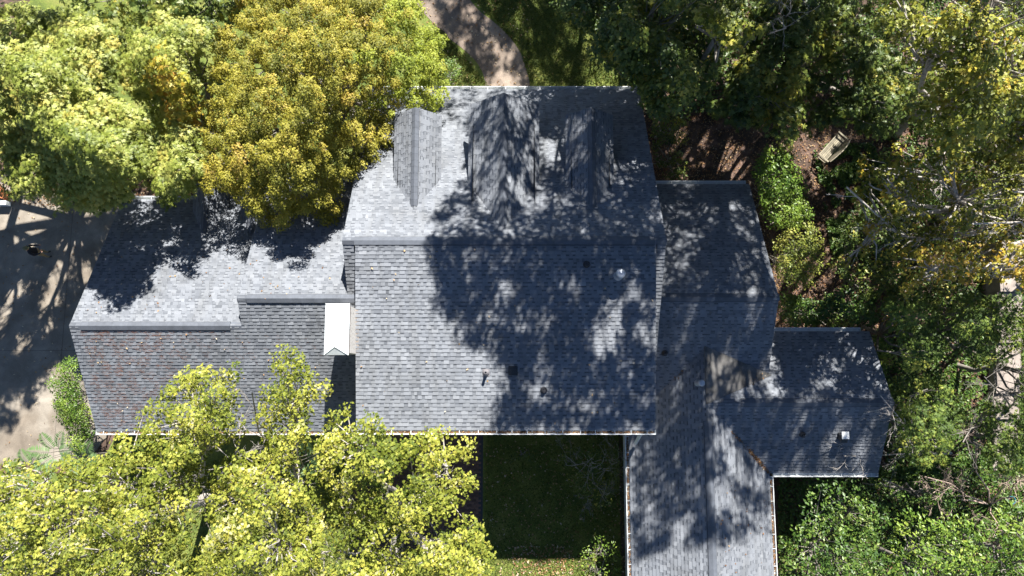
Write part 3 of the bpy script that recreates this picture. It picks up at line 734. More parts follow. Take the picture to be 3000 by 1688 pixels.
# -- lower left: oaks
OK1 = [(-160,1400),(40,1345),(140,1350),(200,1330),(290,1340),(350,1270),(405,1290),(400,1200),(430,1160),(480,1120),(530,1085),(560,1075),(640,1060),(715,1060),(728,1090),(700,1130),(705,1200),(730,1260),(690,1310),(640,1330),(600,1400),(600,1500),(560,1620),(560,1850),(-160,1850)]
OK2 = [(690,1310),(760,1330),(770,1260),(735,1240),(760,1180),(770,1120),(800,1080),(803,1025),(845,1010),(890,1050),(950,1095),(985,1120),(975,1150),(940,1175),(905,1225),(920,1290),(905,1380),(960,1500),(960,1850),(560,1850),(560,1620),(600,1500),(600,1400),(640,1335)]
OK3 = [(920,1290),(950,1215),(1000,1180),(1045,1172),(1065,1200),(1110,1215),(1150,1270),(1200,1290),(1235,1275),(1310,1245),(1345,1270),(1395,1300),(1395,1340),(1355,1370),(1375,1400),(1400,1370),(1405,1430),(1370,1450),(1400,1430),(1420,1470),(1395,1510),(1430,1560),(1435,1620),(1450,1650),(1430,1720),(1440,1850),(960,1850),(960,1500),(905,1380)]
for i, (P, base, lab, tr_) in enumerate(((OK1, (-13.6,-5.6,0), 'sunlit yellow-green oak over the garden corner, covering the lower garage eave', .26),
                                  (OK2, (-9.2,-6.6,0), 'sunlit yellow-green oak with a tall narrow spray reaching over the garage roof', .24),
                                  (OK3, (-5.2,-6.4,0), 'sunlit yellow-green oak beside the shaded courtyard, hiding the brick patio', .26))):
    C = mk(P, 7.6, 11.2, 30, 41+i, dome=200, layers=((0,0,0),(.7,1,.5),(1.5,2,.7)), bump=.5, bscale=1.5, jit=.25, gap=-1.0, inset=12)
    tree('oak_tree', lab, 'tree', base, C, rr(C,.20,.37,51+i), 60, .112, 'oak', 'oak', 'pale_bark', 61+i, group=None, trunk_r=tr_, nl=9, twig=.35, flat=.65, up=1.1, twr=.010, tvar=.15)
# -- shrub against the garage and compound-leaf saplings
C = mk([(165,1055),(215,1038),(232,1060),(248,1150),(275,1240),(283,1300),(250,1350),(205,1330),(175,1260),(150,1180),(130,1110),(150,1100)], 2.4, 3.4, 22, 26, dome=60, layers=((0,0,0),(.5,0,0),(1.1,0,0),(1.8,0,0)), bump=.25, gap=-1.5)
tree('tall_shrub', 'bright green shrub against the garage gable wall by the driveway', 'shrub', (-18.2,-.9,0), C, rr(C,.20,.34,8), 130, .08, 'oval', 'shrub', 'bark', 36, trunk_r=.06, nl=6)
def fronds(name, label, base, tips, seed, n_pairs=13):
    r = np.random.default_rng(seed); o = empty(name, base); tag(o, label, 'sapling', 'compound-leaved saplings by the driveway')
    mb = MB(); st = MB(); B = Vector(base)
    for tip in tips:
        tip = Vector(tip); d = tip-B; L = Vector((d.x, d.y, 0)).length
        s0 = B + Vector((d.x*.2, d.y*.2, tip.z*.9)); m = s0.lerp(tip, .5) + Vector((0,0,.22))
        st.tube([Vector((0,0,0)), s0-B], [.02,.012], 5)
        pts = [s0.lerp(m, t/6).lerp(m.lerp(tip, t/6), t/6) for t in range(7)]
        st.tube([p-B for p in pts], [.01]*7, 4)
        for k in range(n_pairs):
            t = (k+1)/n_pairs; p = s0.lerp(m, t).lerp(m.lerp(tip, t), t); ax = (tip-s0).normalized(); side = ax.cross(Vector((0,0,1))).normalized()
            ln = .26*math.sin(math.pi*(.15+.8*t))+.05
            for sg in (-1, 1):
                e = (side*sg + ax*.35 + Vector((0,0,-.18+r.normal()*.1))).normalized(); w = ax*.032
                tone = float(np.clip(r.normal(.5,.2),0,1))
                mb.faces([p-B, p-B+e*ln*.5-w, p-B+e*ln, p-B+e*ln*.5+w], [(0,1,2),(0,2,3)], tone)
    mb.build('leaves', M['frond'], o); st.build('stem', M['bark'], o)
def tipset(c, z, L, n, r0): return [(c[0]+L*math.cos(a), c[1]+L*math.sin(a), z+.15*math.sin(3*a)) for a in [r0+2*math.pi*i/n for i in range(n)]]
for i, (px, py, z, L, n, a0, lab) in enumerate(((150,1330,3.0,.95,7,.3,'pale green feathery sapling with a tall frond lying over the driveway edge'),
        (75,1375,2.6,.85,6,.9,'pale green feathery sapling second along the driveway end'),
        (235,1345,2.8,.8,6,0,'pale feathery sapling nearest the garage corner'),
        (15,1410,2.7,.8,6,.5,'pale feathery sapling at the lower driveway corner'),
        (40,1440,2.2,.8,5,.2,'feathery sapling just above the brick edging'),
        (40,1510,2.4,.8,6,.1,'feathery sapling beside the brick edging'),
        (880,1350,5.2,.8,6,.4,'pale feathery sapling half hidden among the oak limbs'))):
    x, y, _ = W(px, py, z); fronds('feathery_sapling', lab, (x, y, 0), tipset((x, y), z, L, n, a0), 70+i)

# -- upper right: dark oaks in shade, lit tops
Q1 = [(1640,-160),(1560,-60),(1640,40),(1700,90),(1740,180),(1850,250),(1890,310),(1905,380),(2010,330),(2090,280),(2140,180),(2200,60),(2180,-160)]
Q2 = [(2180,-160),(2200,60),(2140,180),(2090,280),(2060,320),(2140,370),(2230,390),(2300,430),(2380,400),(2440,375),(2520,380),(2560,420),(2640,380),(2690,300),(2650,180),(2600,80),(2640,-160)]
Q3 = [(2580,-160),(2560,80),(2610,200),(2640,330),(2740,430),(2850,480),(2960,500),(3200,520),(3200,-160)]
C = mk(Q1, 4.5, 8.2, 34, 81, dome=160, layers=((0,0,0),(.7,1,0),(1.5,1,0),(2.4,2,0)), bump=.7, gap=-1.6)
tree('dark_oak_tree', 'dark green oak standing over the lawn right of the curved path', 'tree', (7.2,13.4,0), C, rr(C,.28,.46,11), 44, .17, 'oak', 'dark_oak', 'bark', 91, trunk_r=.26, flat=.5)
C = mk(Q2, 3.4, 7.0, 34, 82, dome=200, layers=((0,0,0),(.7,1,0),(1.5,1,0),(2.3,2,0)), bump=.7, gap=-1.5)
tree('dark_oak_tree', 'dark green shaded oak behind the garden bench', 'tree', (13.2,13.6,0), C, rr(C,.28,.48,12), 44, .17, 'maple', 'dark_oak', 'bark', 92, trunk_r=.28, flat=.5)
C = mk([(2010,50),(2080,90),(2110,140),(2180,160),(2200,120),(2250,110),(2270,60),(2230,40),(2180,70),(2140,30),(2060,20)], 10.3, 11.0, 26, 83, dome=40, layers=((0,0,0),(.5,1,0)), bump=.2)
tree('yellow_oak_tree', 'slender oak whose yellow-tipped top catches the sun above the dark oaks', 'tree', (7.6,12.6,0), C, rr(C,.25,.38,13), 32, .2, 'oak', 'olive_oak', 'bark', 93, trunk_r=.12, fork=.8)
C = mk(Q3, 7.5, 12.0, 32, 84, dome=230, layers=((0,0,0),(.8,1,0),(1.7,2,.1)), bump=.7, gap=-1.5)
tree('olive_oak_tree', 'olive and yellow sunlit oak in the far upper right corner', 'tree', (18.6,11.6,0), C, rr(C,.26,.44,14), 34, .17, 'oak', 'olive_oak', 'pale_bark', 94, trunk_r=.28, flat=.55, twr=.016)
# -- right: thin pin oaks with bare pale branches
Q4 = [(2480,470),(2560,430),(2650,400),(2780,400),(2900,460),(3200,460),(3200,680),(3000,700),(2800,720),(2650,760),(2560,800),(2450,840),(2440,760),(2520,680),(2470,620)]
Q5 = [(2620,740),(2800,700),(3000,690),(3200,690),(3200,900),(3000,860),(2850,830),(2740,840),(2620,900)]
C = mk(Q4, 6.5, 10.0, 40, 85, dome=200, layers=((0,0,0),(1.0,1,.1),(2.2,2,.2)), bump=.8, gap=-.9)
tree('pin_oak_tree', 'thin yellowing oak with bare pale branches, right of the bench', 'tree', (20.4,7.4,0), C, rr(C,.26,.42,15), 38, .15, 'pinoak', 'pin', 'pale_bark', 95, trunk_r=.2, flat=.4, twig=.9, twr=.022, nl=9)
C = mk(Q5, 7.0, 10.0, 36, 86, dome=160, layers=((0,0,0),(1.0,1,.1)), bump=.7, gap=-1.0)
tree('pin_oak_tree', 'golden thin oak above the stone steps with white bare boughs', 'tree', (22.6,4.6,0), C, rr(C,.24,.4,16), 44, .15, 'pinoak', 'pin', 'pale_bark', 96, trunk_r=.18, flat=.4, twig=.9, twr=.022, ctone=np.clip(rr(C,.5,1,3),0,1))
# -- hedge of shrubs along the right wings
for i, (P, lab, mat, z0, z1, kind, sz, nm) in enumerate((
    ([(2195,470),(2260,420),(2330,440),(2370,540),(2395,640),(2330,690),(2240,690),(2215,560)], 'bright glossy green shrub at the back corner of the middle right wing', 'shrub', 2.6, 3.8, 'oval', .11, 'garden_shrub'),
    ([(2330,640),(2390,640),(2425,720),(2420,800),(2390,860),(2300,850),(2262,800),(2255,700)], 'yellow-green fluffy shrub beside the middle right wing', 'yellow_shrub', 2.8, 3.9, 'small', .08, 'garden_shrub'),
    ([(2280,860),(2390,860),(2470,830),(2560,870),(2590,930),(2560,966),(2290,966)], 'dark glossy shrub along the rear gutter of the far right wing', 'glossy', 2.4, 3.4, 'oval', .12, 'garden_shrub'),
    ([(1900,380),(1990,350),(2020,400),(2000,440),(2040,520),(2030,535),(1940,535),(1905,470)], 'low dark shrub behind the middle right wing gutter', 'dark_oak', .9, 1.6, 'oval', .1, 'garden_shrub'))):
    C = mk(P, z0, z1, 25, 100+i, dome=70, layers=((0,0,0),(.5,0,0),(1.1,1,0)) if i < 3 else ((0,0,.5),(.4,1,.6)), bump=.35, bscale=1.3, gap=-1.3)
    ctr = C.mean(0)
    tree(nm, lab, 'shrub', (ctr[0], ctr[1], 0), C, rr(C,.2,.34,110+i), 95, sz, kind, mat, 'bark', 120+i, trunk_r=.06, nl=6)
for i, (P, lab, z0, z1) in enumerate((
    ([(2440,640),(2560,560),(2680,560),(2720,700),(2640,860),(2500,880),(2430,780)], 'dark undergrowth shrub below the bare boughs', 2.2, 3.6),
    ([(2560,440),(2720,440),(2860,520),(2860,640),(2700,640),(2560,560)], 'dark leafy shrub right of the garden bench', 2.0, 3.4),
    ([(2860,470),(3180,470),(3180,760),(2980,700),(2860,640)], 'dark shrub under the golden thin oak', 2.0, 3.4),
    ([(2560,880),(2700,760),(2860,740),(2880,900),(2760,960),(2600,980)], 'dark shrub between the cedars and the thin oaks', 1.8, 3.2),
    ([(2480,1000),(2600,960),(2640,1100),(2640,1250),(2590,1320),(2590,1150)], 'dark climber-like shrub at the gable end of the far right wing', 1.0, 2.6),
    ([(2560,-80),(2720,-80),(2760,200),(2900,400),(3180,420),(3180,560),(2800,540),(2620,330)], 'low dark growth under the olive oak', 1.8, 3.2),
    ([(1890,250),(2000,300),(2040,360),(1980,430),(1890,420)], 'dark shrub at the rear corner of the main roof', 1.8, 3.0))):
    C = mk(P, z0, z1, 34, 610+i, dome=90, layers=((0,0,0),(.7,1,0)), bump=.5, bscale=1.4, gap=-1.2)
    ctr = C.mean(0)
    tree('undergrowth_shrub', lab, 'shrub', (ctr[0], ctr[1], 0), C, rr(C,.28,.44,620+i), 62, .13, 'oval', ('dark_oak','shrub','yellow_shrub')[i%3], 'bark', 630+i, trunk_r=.06, nl=6)
# -- lower right: cedars, glossy evergreens, bare twiggy shrubs
for i, (P, lab, z0, z1) in enumerate((
    ([(2590,880),(2700,850),(2780,900),(2790,1010),(2720,1100),(2640,1090),(2600,1000)], 'feathery cedar just off the end of the far right wing', 3.8, 6.2),
    ([(2780,850),(2900,860),(3010,850),(3020,1000),(2950,1090),(2840,1080),(2780,1000)], 'feathery green cedar below the stone steps', 4.0, 6.5),
    ([(3000,900),(3200,880),(3200,1230),(3050,1260),(2960,1180),(2990,1050)], 'bright feathery cedar at the frame edge', 4.5, 6.8),
    ([(2620,1080),(2740,1090),(2830,1140),(2830,1290),(2760,1370),(2680,1380),(2610,1310),(2600,1180)], 'yellow-green cedar beside the front corner of the far right wing', 3.2, 5.6),
    ([(2880,1150),(2980,1190),(3060,1260),(3050,1400),(2940,1400),(2860,1320)], 'small cedar half screening the lowest stone steps', 3.0, 4.8))):
    C = mk(P, z0, z1, 29, 130+i, dome=90, layers=((0,0,0),(.8,1,0),(1.7,2,.2)), bump=.6, bscale=1.5, gap=-1.2)
    ctr = C.mean(0)
    tree('cedar_tree', lab, 'tree', (ctr[0], ctr[1], 0), C, rr(C,.2,.36,140+i), 64, .14, 'spray', 'cedar', 'bark', 150+i, trunk_r=.11, nl=8, flat=.7, up=.8, twig=.4)
for i, (P, lab, z0, z1, mt) in enumerate((
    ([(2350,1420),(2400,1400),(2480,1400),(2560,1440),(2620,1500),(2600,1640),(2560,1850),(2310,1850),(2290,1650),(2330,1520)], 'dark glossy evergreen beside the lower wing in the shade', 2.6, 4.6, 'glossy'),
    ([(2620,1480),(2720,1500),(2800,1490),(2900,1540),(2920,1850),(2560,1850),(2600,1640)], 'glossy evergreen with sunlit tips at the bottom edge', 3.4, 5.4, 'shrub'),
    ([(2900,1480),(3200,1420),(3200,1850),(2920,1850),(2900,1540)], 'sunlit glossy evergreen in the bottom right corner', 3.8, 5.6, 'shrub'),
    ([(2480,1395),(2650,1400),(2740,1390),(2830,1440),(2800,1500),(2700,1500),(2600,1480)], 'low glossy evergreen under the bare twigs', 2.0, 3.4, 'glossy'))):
    C = mk(P, z0, z1, 32, 160+i, dome=130, layers=((0,0,0),(.7,1,0),(1.4,2,.2)), bump=.5, bscale=1.4, gap=-1.15)
    ctr = C.mean(0)
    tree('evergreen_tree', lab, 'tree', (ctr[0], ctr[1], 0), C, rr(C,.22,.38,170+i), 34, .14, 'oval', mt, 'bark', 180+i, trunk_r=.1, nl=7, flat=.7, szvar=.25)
# courtyard planting
for i, (P, lab, z0, z1, mt, nm) in enumerate((
    ([(1640,1300),(1760,1285),(1835,1310),(1838,1480),(1800,1510),(1720,1490),(1660,1430),(1615,1380)], 'sparse shaded shrub in the courtyard corner beside the lower wing gutter', 1.8, 2.8, 'dark_oak', 'courtyard_shrub'),
    ([(1470,1300),(1560,1300),(1580,1350),(1520,1375),(1470,1350)], 'low shaded fern-like plant under the front eave', .5, .8, 'dark_oak', 'courtyard_plant'),
    ([(1700,1560),(1770,1550),(1830,1600),(1835,1850),(1720,1850),(1690,1650)], 'small shrub in the lower courtyard catching a sliver of sun', 1.2, 2.0, 'shrub', 'courtyard_shrub'))):
    C = mk(P, z0, z1, 26, 190+i, dome=80, layers=((0,0,.6),(.6,1,.7)), bump=.3, bscale=1.2, gap=-1.0)
    ctr = C.mean(0)
    tree(nm, lab, 'shrub', (ctr[0], ctr[1], 0), C, rr(C,.2,.3,200+i), 34, .085, 'oval', mt, 'pale_bark' if i == 0 else 'bark', 210+i, trunk_r=.04, nl=6, twig=.8, twr=.006)

# bare branches: recursive twigs
def bare(name, label, base, tips, r0, mat, seed, spread=.5, depth=3, cat='bare shrub'):
    r = np.random.default_rng(seed); o = empty(name, base); tag(o, label, cat); mb = MB(); B = Vector(base)
    def grow(p, q, rad, d):
        n = 5; pts = [p]; L = (q-p).length; off = Vector((0,0,0))
        for k in range(1, n+1):
            off = off + Vector(r.normal(size=3))*L*.035; pts.append(p.lerp(q, k/n) + off*math.sin(math.pi*k/n*.8))
        mb.tube([a-B for a in pts], [rad*(1-.62*k/n) for k in range(n+1)], 5 if rad > .02 else 4, cap=False)
        if d == 0: return
        for k in range(9 if d == depth else 5):
            t = r.uniform(.45 if d == depth else .2, .98); i = min(n-1, int(t*n)); st = pts[i].lerp(pts[i+1], t*n-i)
            dirn = (q-p).normalized() + Vector(r.normal(size=3))*spread*1.3; dirn.z *= .5
            ln = min(L*r.uniform(.2,.5), 1.7 if d == depth else .6)*(1-.4*t)
            grow(st, st+dirn.normalized()*ln, max(.005, rad*(1-.6*t)*.5), d-1)
    for t in tips: grow(B + (Vector(t)-B)*.02, Vector(t), r0, depth)
    mb.build('branches', M[mat], o)
    return o
bare('bare_tree', 'leafless twiggy branches reaching over the end of the far right wing', (*W(2790,1330,0)[:2],0), [W(2505,1265,5.6), W(2560,1330,5.2), W(2700,1200,5.6), W(2610,1180,5.3)], .04, 'pale_bark', 301)
bare('bare_tree', 'leafless pinkish twigs in a tangle above the bottom right evergreens', (*W(2900,1480,0)[:2],0), [W(2700,1400,4.5), W(2850,1300,5), W(2990,1440,4.8), W(2930,1520,4.6), W(2790,1480,4.6), W(3060,1360,5)], .04, 'pink_twig', 302, .6)
bare('bare_tree', 'dead pale grey boughs across the right edge, over the pin oaks', (*W(3150,720,0)[:2],0), [W(2500,490,9.6), W(2750,640,10.3), W(2650,560,10), W(2830,760,10.5), W(2950,620,10.6)], .075, 'pale_bark', 303, .5)
bare('bare_tree', 'tall bare-boughed snag poking out of the dark oaks at the top edge', (*W(2330,60,0)[:2],0), [W(2310,0,10.8), W(2360,70,10.6), W(2290,50,10.4)], .05, 'pale_bark', 304, .5, 2)
bare('bare_tree', 'thin dark dead tree standing between the cedars', (*W(2950,1200,0)[:2],0), [W(2860,1100,7), W(3020,1130,7), W(2790,1290,6.6)], .05, 'bark', 305, .5, 3)
bare('bare_shrub', 'leafless arching stems in the courtyard corner', (*W(1750,1420,0)[:2],0), [W(1660,1330,3), W(1800,1300,3.1), W(1812,1450,3.0), W(1700,1480,2.2)], .014, 'bark', 306, .5, 3)
for i, (b, tips) in enumerate(((( -13.0,-5.8), [(595,1470,8.9),(650,1350,9.6),(480,1400,9.4)]), ((-9.4,-6.6), [(720,1410,9.8),(820,1440,9.8),(700,1640,9.4),(815,1130,9.2)]), ((-6.0,-7.6), [(870,1600,9.6),(1110,1400,9.6),(1270,1330,9.2)]))):
    bare('bare_tree', ('pale dead limbs showing through the corner oak', 'pale dead limbs showing through the middle oak', 'pale dead limbs showing through the courtyard oak')[i], (b[0], b[1], 0), [W(*t_) for t_ in tips], .055, 'pale_bark', 310+i, .55, 2)

# -- tall trees north of the frame whose crowns shade the roofs and the wood (built from where their shadows fall)
def lifted(poly, zfun, n, dzr, seed, thr=-.75, gaps=(), nsc=1.5):
    """crown clumps that stand between the sun and the shaded part of the ground or roof outlined by poly"""
    r = np.random.default_rng(seed); P = np.array(poly, float); x0, y0 = P.min(0); x1, y1 = P.max(0)
    x = r.uniform(x0, x1, n*3); y = r.uniform(y0, y1, n*3); k = in_poly(P, x, y); x, y = x[k][:n], y[k][:n]
    for gx, gy, rx, ry in gaps:
        k = ((x-gx)/rx)**2+((y-gy)/ry)**2 > 1; x, y = x[k], y[k]
    pts = []
    for a, b in zip(x, y):
        p = zfun(a, b); pts.append(p)
    G = np.array(pts); k = wave_noise(seed+3, nsc)(G) > thr; G = G[k]
    dz = r.uniform(*dzr, len(G)); s = np.array(SUN)/SUN.z
    C = G + s*dz[:, None]
    # keep every clump above the upper edge of the view
    need = .60*(CAM_H-C[:,2]) - C[:,1]; m = need > 0
    add = np.where(m, need/(s[1]+.60)*1.02, 0); C = C + s*add[:, None]
    return C
def zroof(a, b):
    cands = []
    for S_ in (S_front, S_back, S_1b, S_1f, S_2b, S_2f, S_sw, S_se):
        p = on(S_, a, b); X = [q[0] for q in S_.poly]; Y = [q[1] for q in S_.poly]
        if min(X) <= p.x <= max(X) and min(Y) <= p.y <= max(Y): cands.append(p)
    return tuple(max(cands, key=lambda p: p.z)) if cands else W(a, b, 1.0)
main_shade = [(1262,690),(1270,640),(1330,570),(1365,520),(1375,420),(1320,360),(1300,330),(1295,262),(1880,262),(1930,540),(1960,720),(1930,1262),(1445,1262),(1480,1130),(1500,1085),(1420,1040),(1345,985),(1330,930),(1290,900),(1262,780)]
gaps1 = [(1330,440,45,90),(1485,845,30,40),(1620,440,25,60),(1660,850,14,40),(1760,1010,26,70),(1800,960,26,60),(1860,850,34,60),(1880,480,34,34),(1565,1150,30,30),(1590,605,30,20),(1530,580,30,16),(1890,980,24,60),(1700,1180,50,22)]
C = lifted(main_shade, zroof, 1900, (9, 14), 401, -1.6, gaps1, .9)
tree('tall_oak_tree', 'tall oak outside the upper edge whose shadow covers the main roof', 'tree', (4.2,21.5,0), C, rr(C,.26,.42,402), 30, .17, 'oak', 'dark_oak', 'bark', 403, trunk_r=.17, nl=9, fork=.45, twig=.05, twr=.008)
extra_shade = [(1560,262),(1873,262),(1940,540),(2200,540),(2275,850),(1950,870),(1560,720)]
CX = lifted(extra_shade, zroof, 1000, (10, 15), 407, -1.7, [(2070,600,24,30),(2215,860,26,26),(1850,480,40,34),(1660,620,30,30),(1620,440,25,60)], .8)
wing_shade = [(1940,540),(2200,540),(2285,870),(2275,970),(2550,970),(2640,1180),(2590,1390),(2260,1390),(2262,1540),(2100,1600),(1950,1600),(1845,1640),(1845,1262),(1930,1262),(1950,900)]
gaps2 = [(2070,600,24,30),(2215,860,26,26),(2400,1040,60,40),(2560,1080,30,60),(2130,1060,40,30),(2180,1130,40,26),(2330,1230,16,60),(2440,1300,16,60),(2200,960,26,50),(2120,1280,16,50),(2180,1400,50,26),(2300,1150,40,20),(1990,570,16,20),(1900,1500,26,60),(2000,1560,40,40)]
C = np.concatenate([lifted(wing_shade, zroof, 2000, (10, 15), 411, -1.2, gaps2+[(2490,1050,60,80),(2230,1110,30,30),(2370,1000,30,24),(2290,1075,34,24),(2560,1130,24,40),(2410,1120,24,20),(2520,1300,16,70),(2100,1450,40,40),(2150,1340,30,30)], .8), CX])
tree('tall_oak_tree', 'tall open-crowned oak outside the upper edge shading the right wings', 'tree', (12.6,19.5,0), C, rr(C,.24,.40,412), 22, .17, 'oak', 'dark_oak', 'bark', 413, trunk_r=.2, nl=10, fork=.5, twig=.3, twr=.012)
wood_shade = [(1560,120),(1750,-40),(2000,180),(2300,180),(2560,100),(2620,300),(2560,360),(2380,330),(2200,330),(1900,400),(1700,300)]
C = lifted(wood_shade, lambda a, b: W(a, b, 6.5), 620, (6, 12), 421, -.45, [(2130,95,120,85),(2440,150,40,60),(1900,60,30,30)])
tree('tall_oak_tree', 'tall dense oak outside the upper edge shading the wood behind the bench', 'tree', (16.5,24.5,0), C, rr(C,.32,.5,422), 26, .22, 'oak', 'dark_oak', 'bark', 423, trunk_r=.36, nl=12, fork=.6)
floor_shade = [(1880,330),(2560,330),(2680,600),(2600,820),(2500,820),(2440,560),(2200,470),(1900,540)]
C = lifted(floor_shade, lambda a, b: W(a, b, 0), 520, (13, 18), 461, -.5, (), .8)
tree('tall_oak_tree', 'tall oak outside the upper edge dappling the leaf litter round the bench', 'tree', (19.0,30,0), C, rr(C,.28,.46,462), 26, .2, 'oak', 'dark_oak', 'bark', 463, trunk_r=.3, nl=8, fork=.6, twig=.3)
lawn_shade = [(1230,-40),(1700,-40),(1720,265),(1540,265),(1480,180),(1420,265),(1340,250),(1290,120)]
C = lifted(lawn_shade, lambda a, b: W(a, b, 0), 560, (13, 17), 431, -.1, (), .8)
tree('tall_oak_tree', 'tall oak outside the upper edge dappling the curved path', 'tree', (-1.5,30,0), C, rr(C,.3,.5,432), 24, .2, 'oak', 'dark_oak', 'bark', 433, trunk_r=.3, nl=8, fork=.6)
drive_shade = [(-200,560),(0,700),(110,640),(330,560),(360,640),(250,860),(190,960),(140,900),(90,900),(60,960),(150,1000),(155,1100),(60,1240),(-200,1260)]
def lift_left(poly, n, dzr, seed, thr):
    r = np.random.default_rng(seed); P = np.array(poly, float); x0, y0 = P.min(0); x1, y1 = P.max(0)
    x = r.uniform(x0, x1, n*3); y = r.uniform(y0, y1, n*3); k = in_poly(P, x, y); G = Wn(x[k][:n], y[k][:n], np.zeros(len(x[k][:n])))
    G = G[wave_noise(seed+3, .9)(G) > thr]; s = np.array(SUN)/SUN.z; dz = r.uniform(*dzr, len(G)); C = G + s*dz[:, None]
    return C
C = lift_left([(-300,720),(40,740),(90,640),(340,560),(370,700),(270,880),(200,960),(120,880),(80,960),(155,1010),(150,1090),(50,1250),(-300,1280)], 760, (11, 15.5), 441, -.25)
keep = C[:,0] < -.775*(CAM_H-C[:,2])
tree('tall_maple_tree', 'tall maple beyond the frame edge throwing a blotchy shadow on the driveway', 'tree', (-22.5,13.5,0), C[keep], rr(C[keep],.26,.42,442), 28, .19, 'maple', 'maple', 'bark', 443, trunk_r=.3, nl=8, fork=.6)

# ---------------------------------------------------------------- ground cover, litter
def scatter(poly_px, z, n, seed, size, kind, mat, name, upr=1.2, zf=None, tone=(.5,.22), thr=None):
    r = np.random.default_rng(seed); P = np.array(poly_px, float); x0, y0 = P.min(0); x1, y1 = P.max(0)
    x = r.uniform(x0, x1, n*2); y = r.uniform(y0, y1, n*2); k = in_poly(P, x, y); x, y = x[k][:n], y[k][:n]
    if zf is None: G = Wn(x, y, np.full(len(x), float(z)))
    else: G = np.array([tuple(zf(a, b)) for a, b in zip(x, y)]); G[:, 2] += .03
    if thr is not None: G = G[wave_noise(seed+1, 1.0)(G) > thr]
    G[:, 2] += r.uniform(.0, .04, len(G)); nr = r.normal(size=(len(G), 3))*.5 + np.array([0, 0, upr])
    return leaves(G, nr, size*r.uniform(.6, 1.4, len(G)), np.clip(r.normal(tone[0], tone[1], len(G)), 0, 1), kind, r)
def join_arrays(parts):
    V = []; F = []; T = []; n = 0
    for (v, f), t in parts: V.append(v); F.append(f+n); T.append(t); n += len(v)
    return (np.concatenate(V), np.concatenate(F)), np.concatenate(T)
def stuff(name, parts, mat):
    a, t = join_arrays(parts); return tag(link(name, array_mesh(name, a, 3, t, M[mat])), kind='stuff')
stuff('fallen_leaves', [scatter([(1850,260),(2700,260),(2700,960),(2280,960),(1900,540)], .02, 15000, 501, .085, 'oval', 'dry', ''),
                        scatter([(2500,800),(3150,700),(3150,1688),(2280,1688),(2280,1400),(2560,1400)], .02, 7000, 502, .085, 'oval', 'dry', ''),
                        scatter([(1420,1262),(1850,1262),(1850,1700),(1420,1700)], .03, 900, 503, .10, 'oval', 'dry', '', tone=(.75,.2)),
                        scatter([(1180,-20),(1560,-20),(1560,265),(1300,265)], .03, 420, 504, .10, 'oval', 'dry', '', tone=(.7,.3)),
                        scatter([(1500,1600),(1680,1600),(1680,1700),(1500,1700)], .03, 420, 505, .11, 'oval', 'dry', '', tone=(.6,.25)),
                        scatter([(0,560),(330,560),(200,1300),(0,1320)], .03, 220, 506, .09, 'oval', 'dry', '', tone=(.7,.3)),
                        scatter([(0,470),(760,380),(1000,500),(560,620),(0,600)], .03, 4000, 507, .09, 'oval', 'dry', '', tone=(.4,.3))], 'dry')
stuff('grass', [scatter([(1290,80),(1440,260),(1290,265),(1200,200)], .03, 5000, 511, .07, 'small', 'grass', '', .3),
                scatter([(1370,-20),(1900,-20),(1900,265),(1560,265),(1520,140)], .03, 22000, 512, .07, 'small', 'grass', '', .3),
                scatter([(1420,1262),(1850,1262),(1850,1700),(1420,1700)], .03, 22000, 513, .06, 'small', 'grass', '', .3),
                scatter([(300,1350),(1300,1350),(1420,1700),(100,1700)], .03, 16000, 514, .08, 'small', 'grass', '', .3, tone=(.75,.15))], 'grass')
stuff('ground_cover', [scatter([(2380,420),(2560,420),(2640,700),(2560,900),(2440,760)], .12, 12000, 521, .14, 'oval', 'glossy', '', .9, thr=-.3),
                       scatter([(2280,1400),(3150,1300),(3150,1700),(2280,1700)], .2, 18000, 522, .15, 'oval', 'glossy', '', .9),
                       scatter([(2560,960),(3150,860),(3150,1400),(2600,1400)], .2, 20000, 523, .15, 'oval', 'glossy', '', .9, thr=-1.2),
                       scatter([(1640,-60),(2600,-60),(2600,330),(1900,330)], .2, 18000, 524, .15, 'oval', 'glossy', '', .9, thr=-1.0),
                       scatter([(2560,-80),(3150,-80),(3150,900),(2600,900)], .2, 26000, 525, .15, 'oval', 'glossy', '', .9, thr=-1.0)], 'glossy')
# litter on the roofs
roof_leaf = [scatter([(1045,730),(1915,730),(1915,1255),(1050,1255)], 0, 46, 531, .09, 'oak', 'dry', '', 1, lambda a, b: on(S_front, a, b), (.85,.15)),
             scatter([(380,720),(1000,720),(1000,850),(230,940)], 0, 60, 532, .08, 'oak', 'dry', '', 1, lambda a, b: on(S_gb, a, b) if a < 735 else on(S_mb, a, b), (.6,.2)),
             scatter([(230,970),(960,970),(920,1255),(290,1255)], 0, 50, 533, .09, 'oak', 'dry', '', 1, lambda a, b: on(S_gf, a, b), (.8,.15)),
             scatter([(2100,1050),(2250,1100),(2230,1125),(2120,1160)], 0, 40, 534, .07, 'oak', 'dry', '', 1, lambda a, b: Vector(W(a, b, 4.62)), (.7,.2)),
             scatter([(2100,1420),(2240,1420),(2250,1680),(2110,1680)], 0, 40, 535, .07, 'oak', 'dry', '', 1, lambda a, b: on(S_se, a, b), (.4,.2))]
stuff('roof_leaves', roof_leaf, 'dry')
def line_litter(a, b, n, w, seed, size=.06, mound=.05):
    r = np.random.default_rng(seed); a, b = np.array(a, float), np.array(b, float); t = r.random(n)
    G = a + (b-a)*t[:, None] + r.normal(size=(n, 3))*np.array([w, w, .012]); G[:, 2] += r.uniform(.02, .02+mound, n)
    return leaves(G, r.normal(size=(n, 3))*.6+np.array([0,0,1]), size*r.uniform(.6,1.5,n), np.clip(r.normal(.4,.22,n),0,1), 'oval', r)
def valley(px0, px1, S_): p = on(S_, *px0); q = on(S_, *px1); return tuple(p), tuple(q)
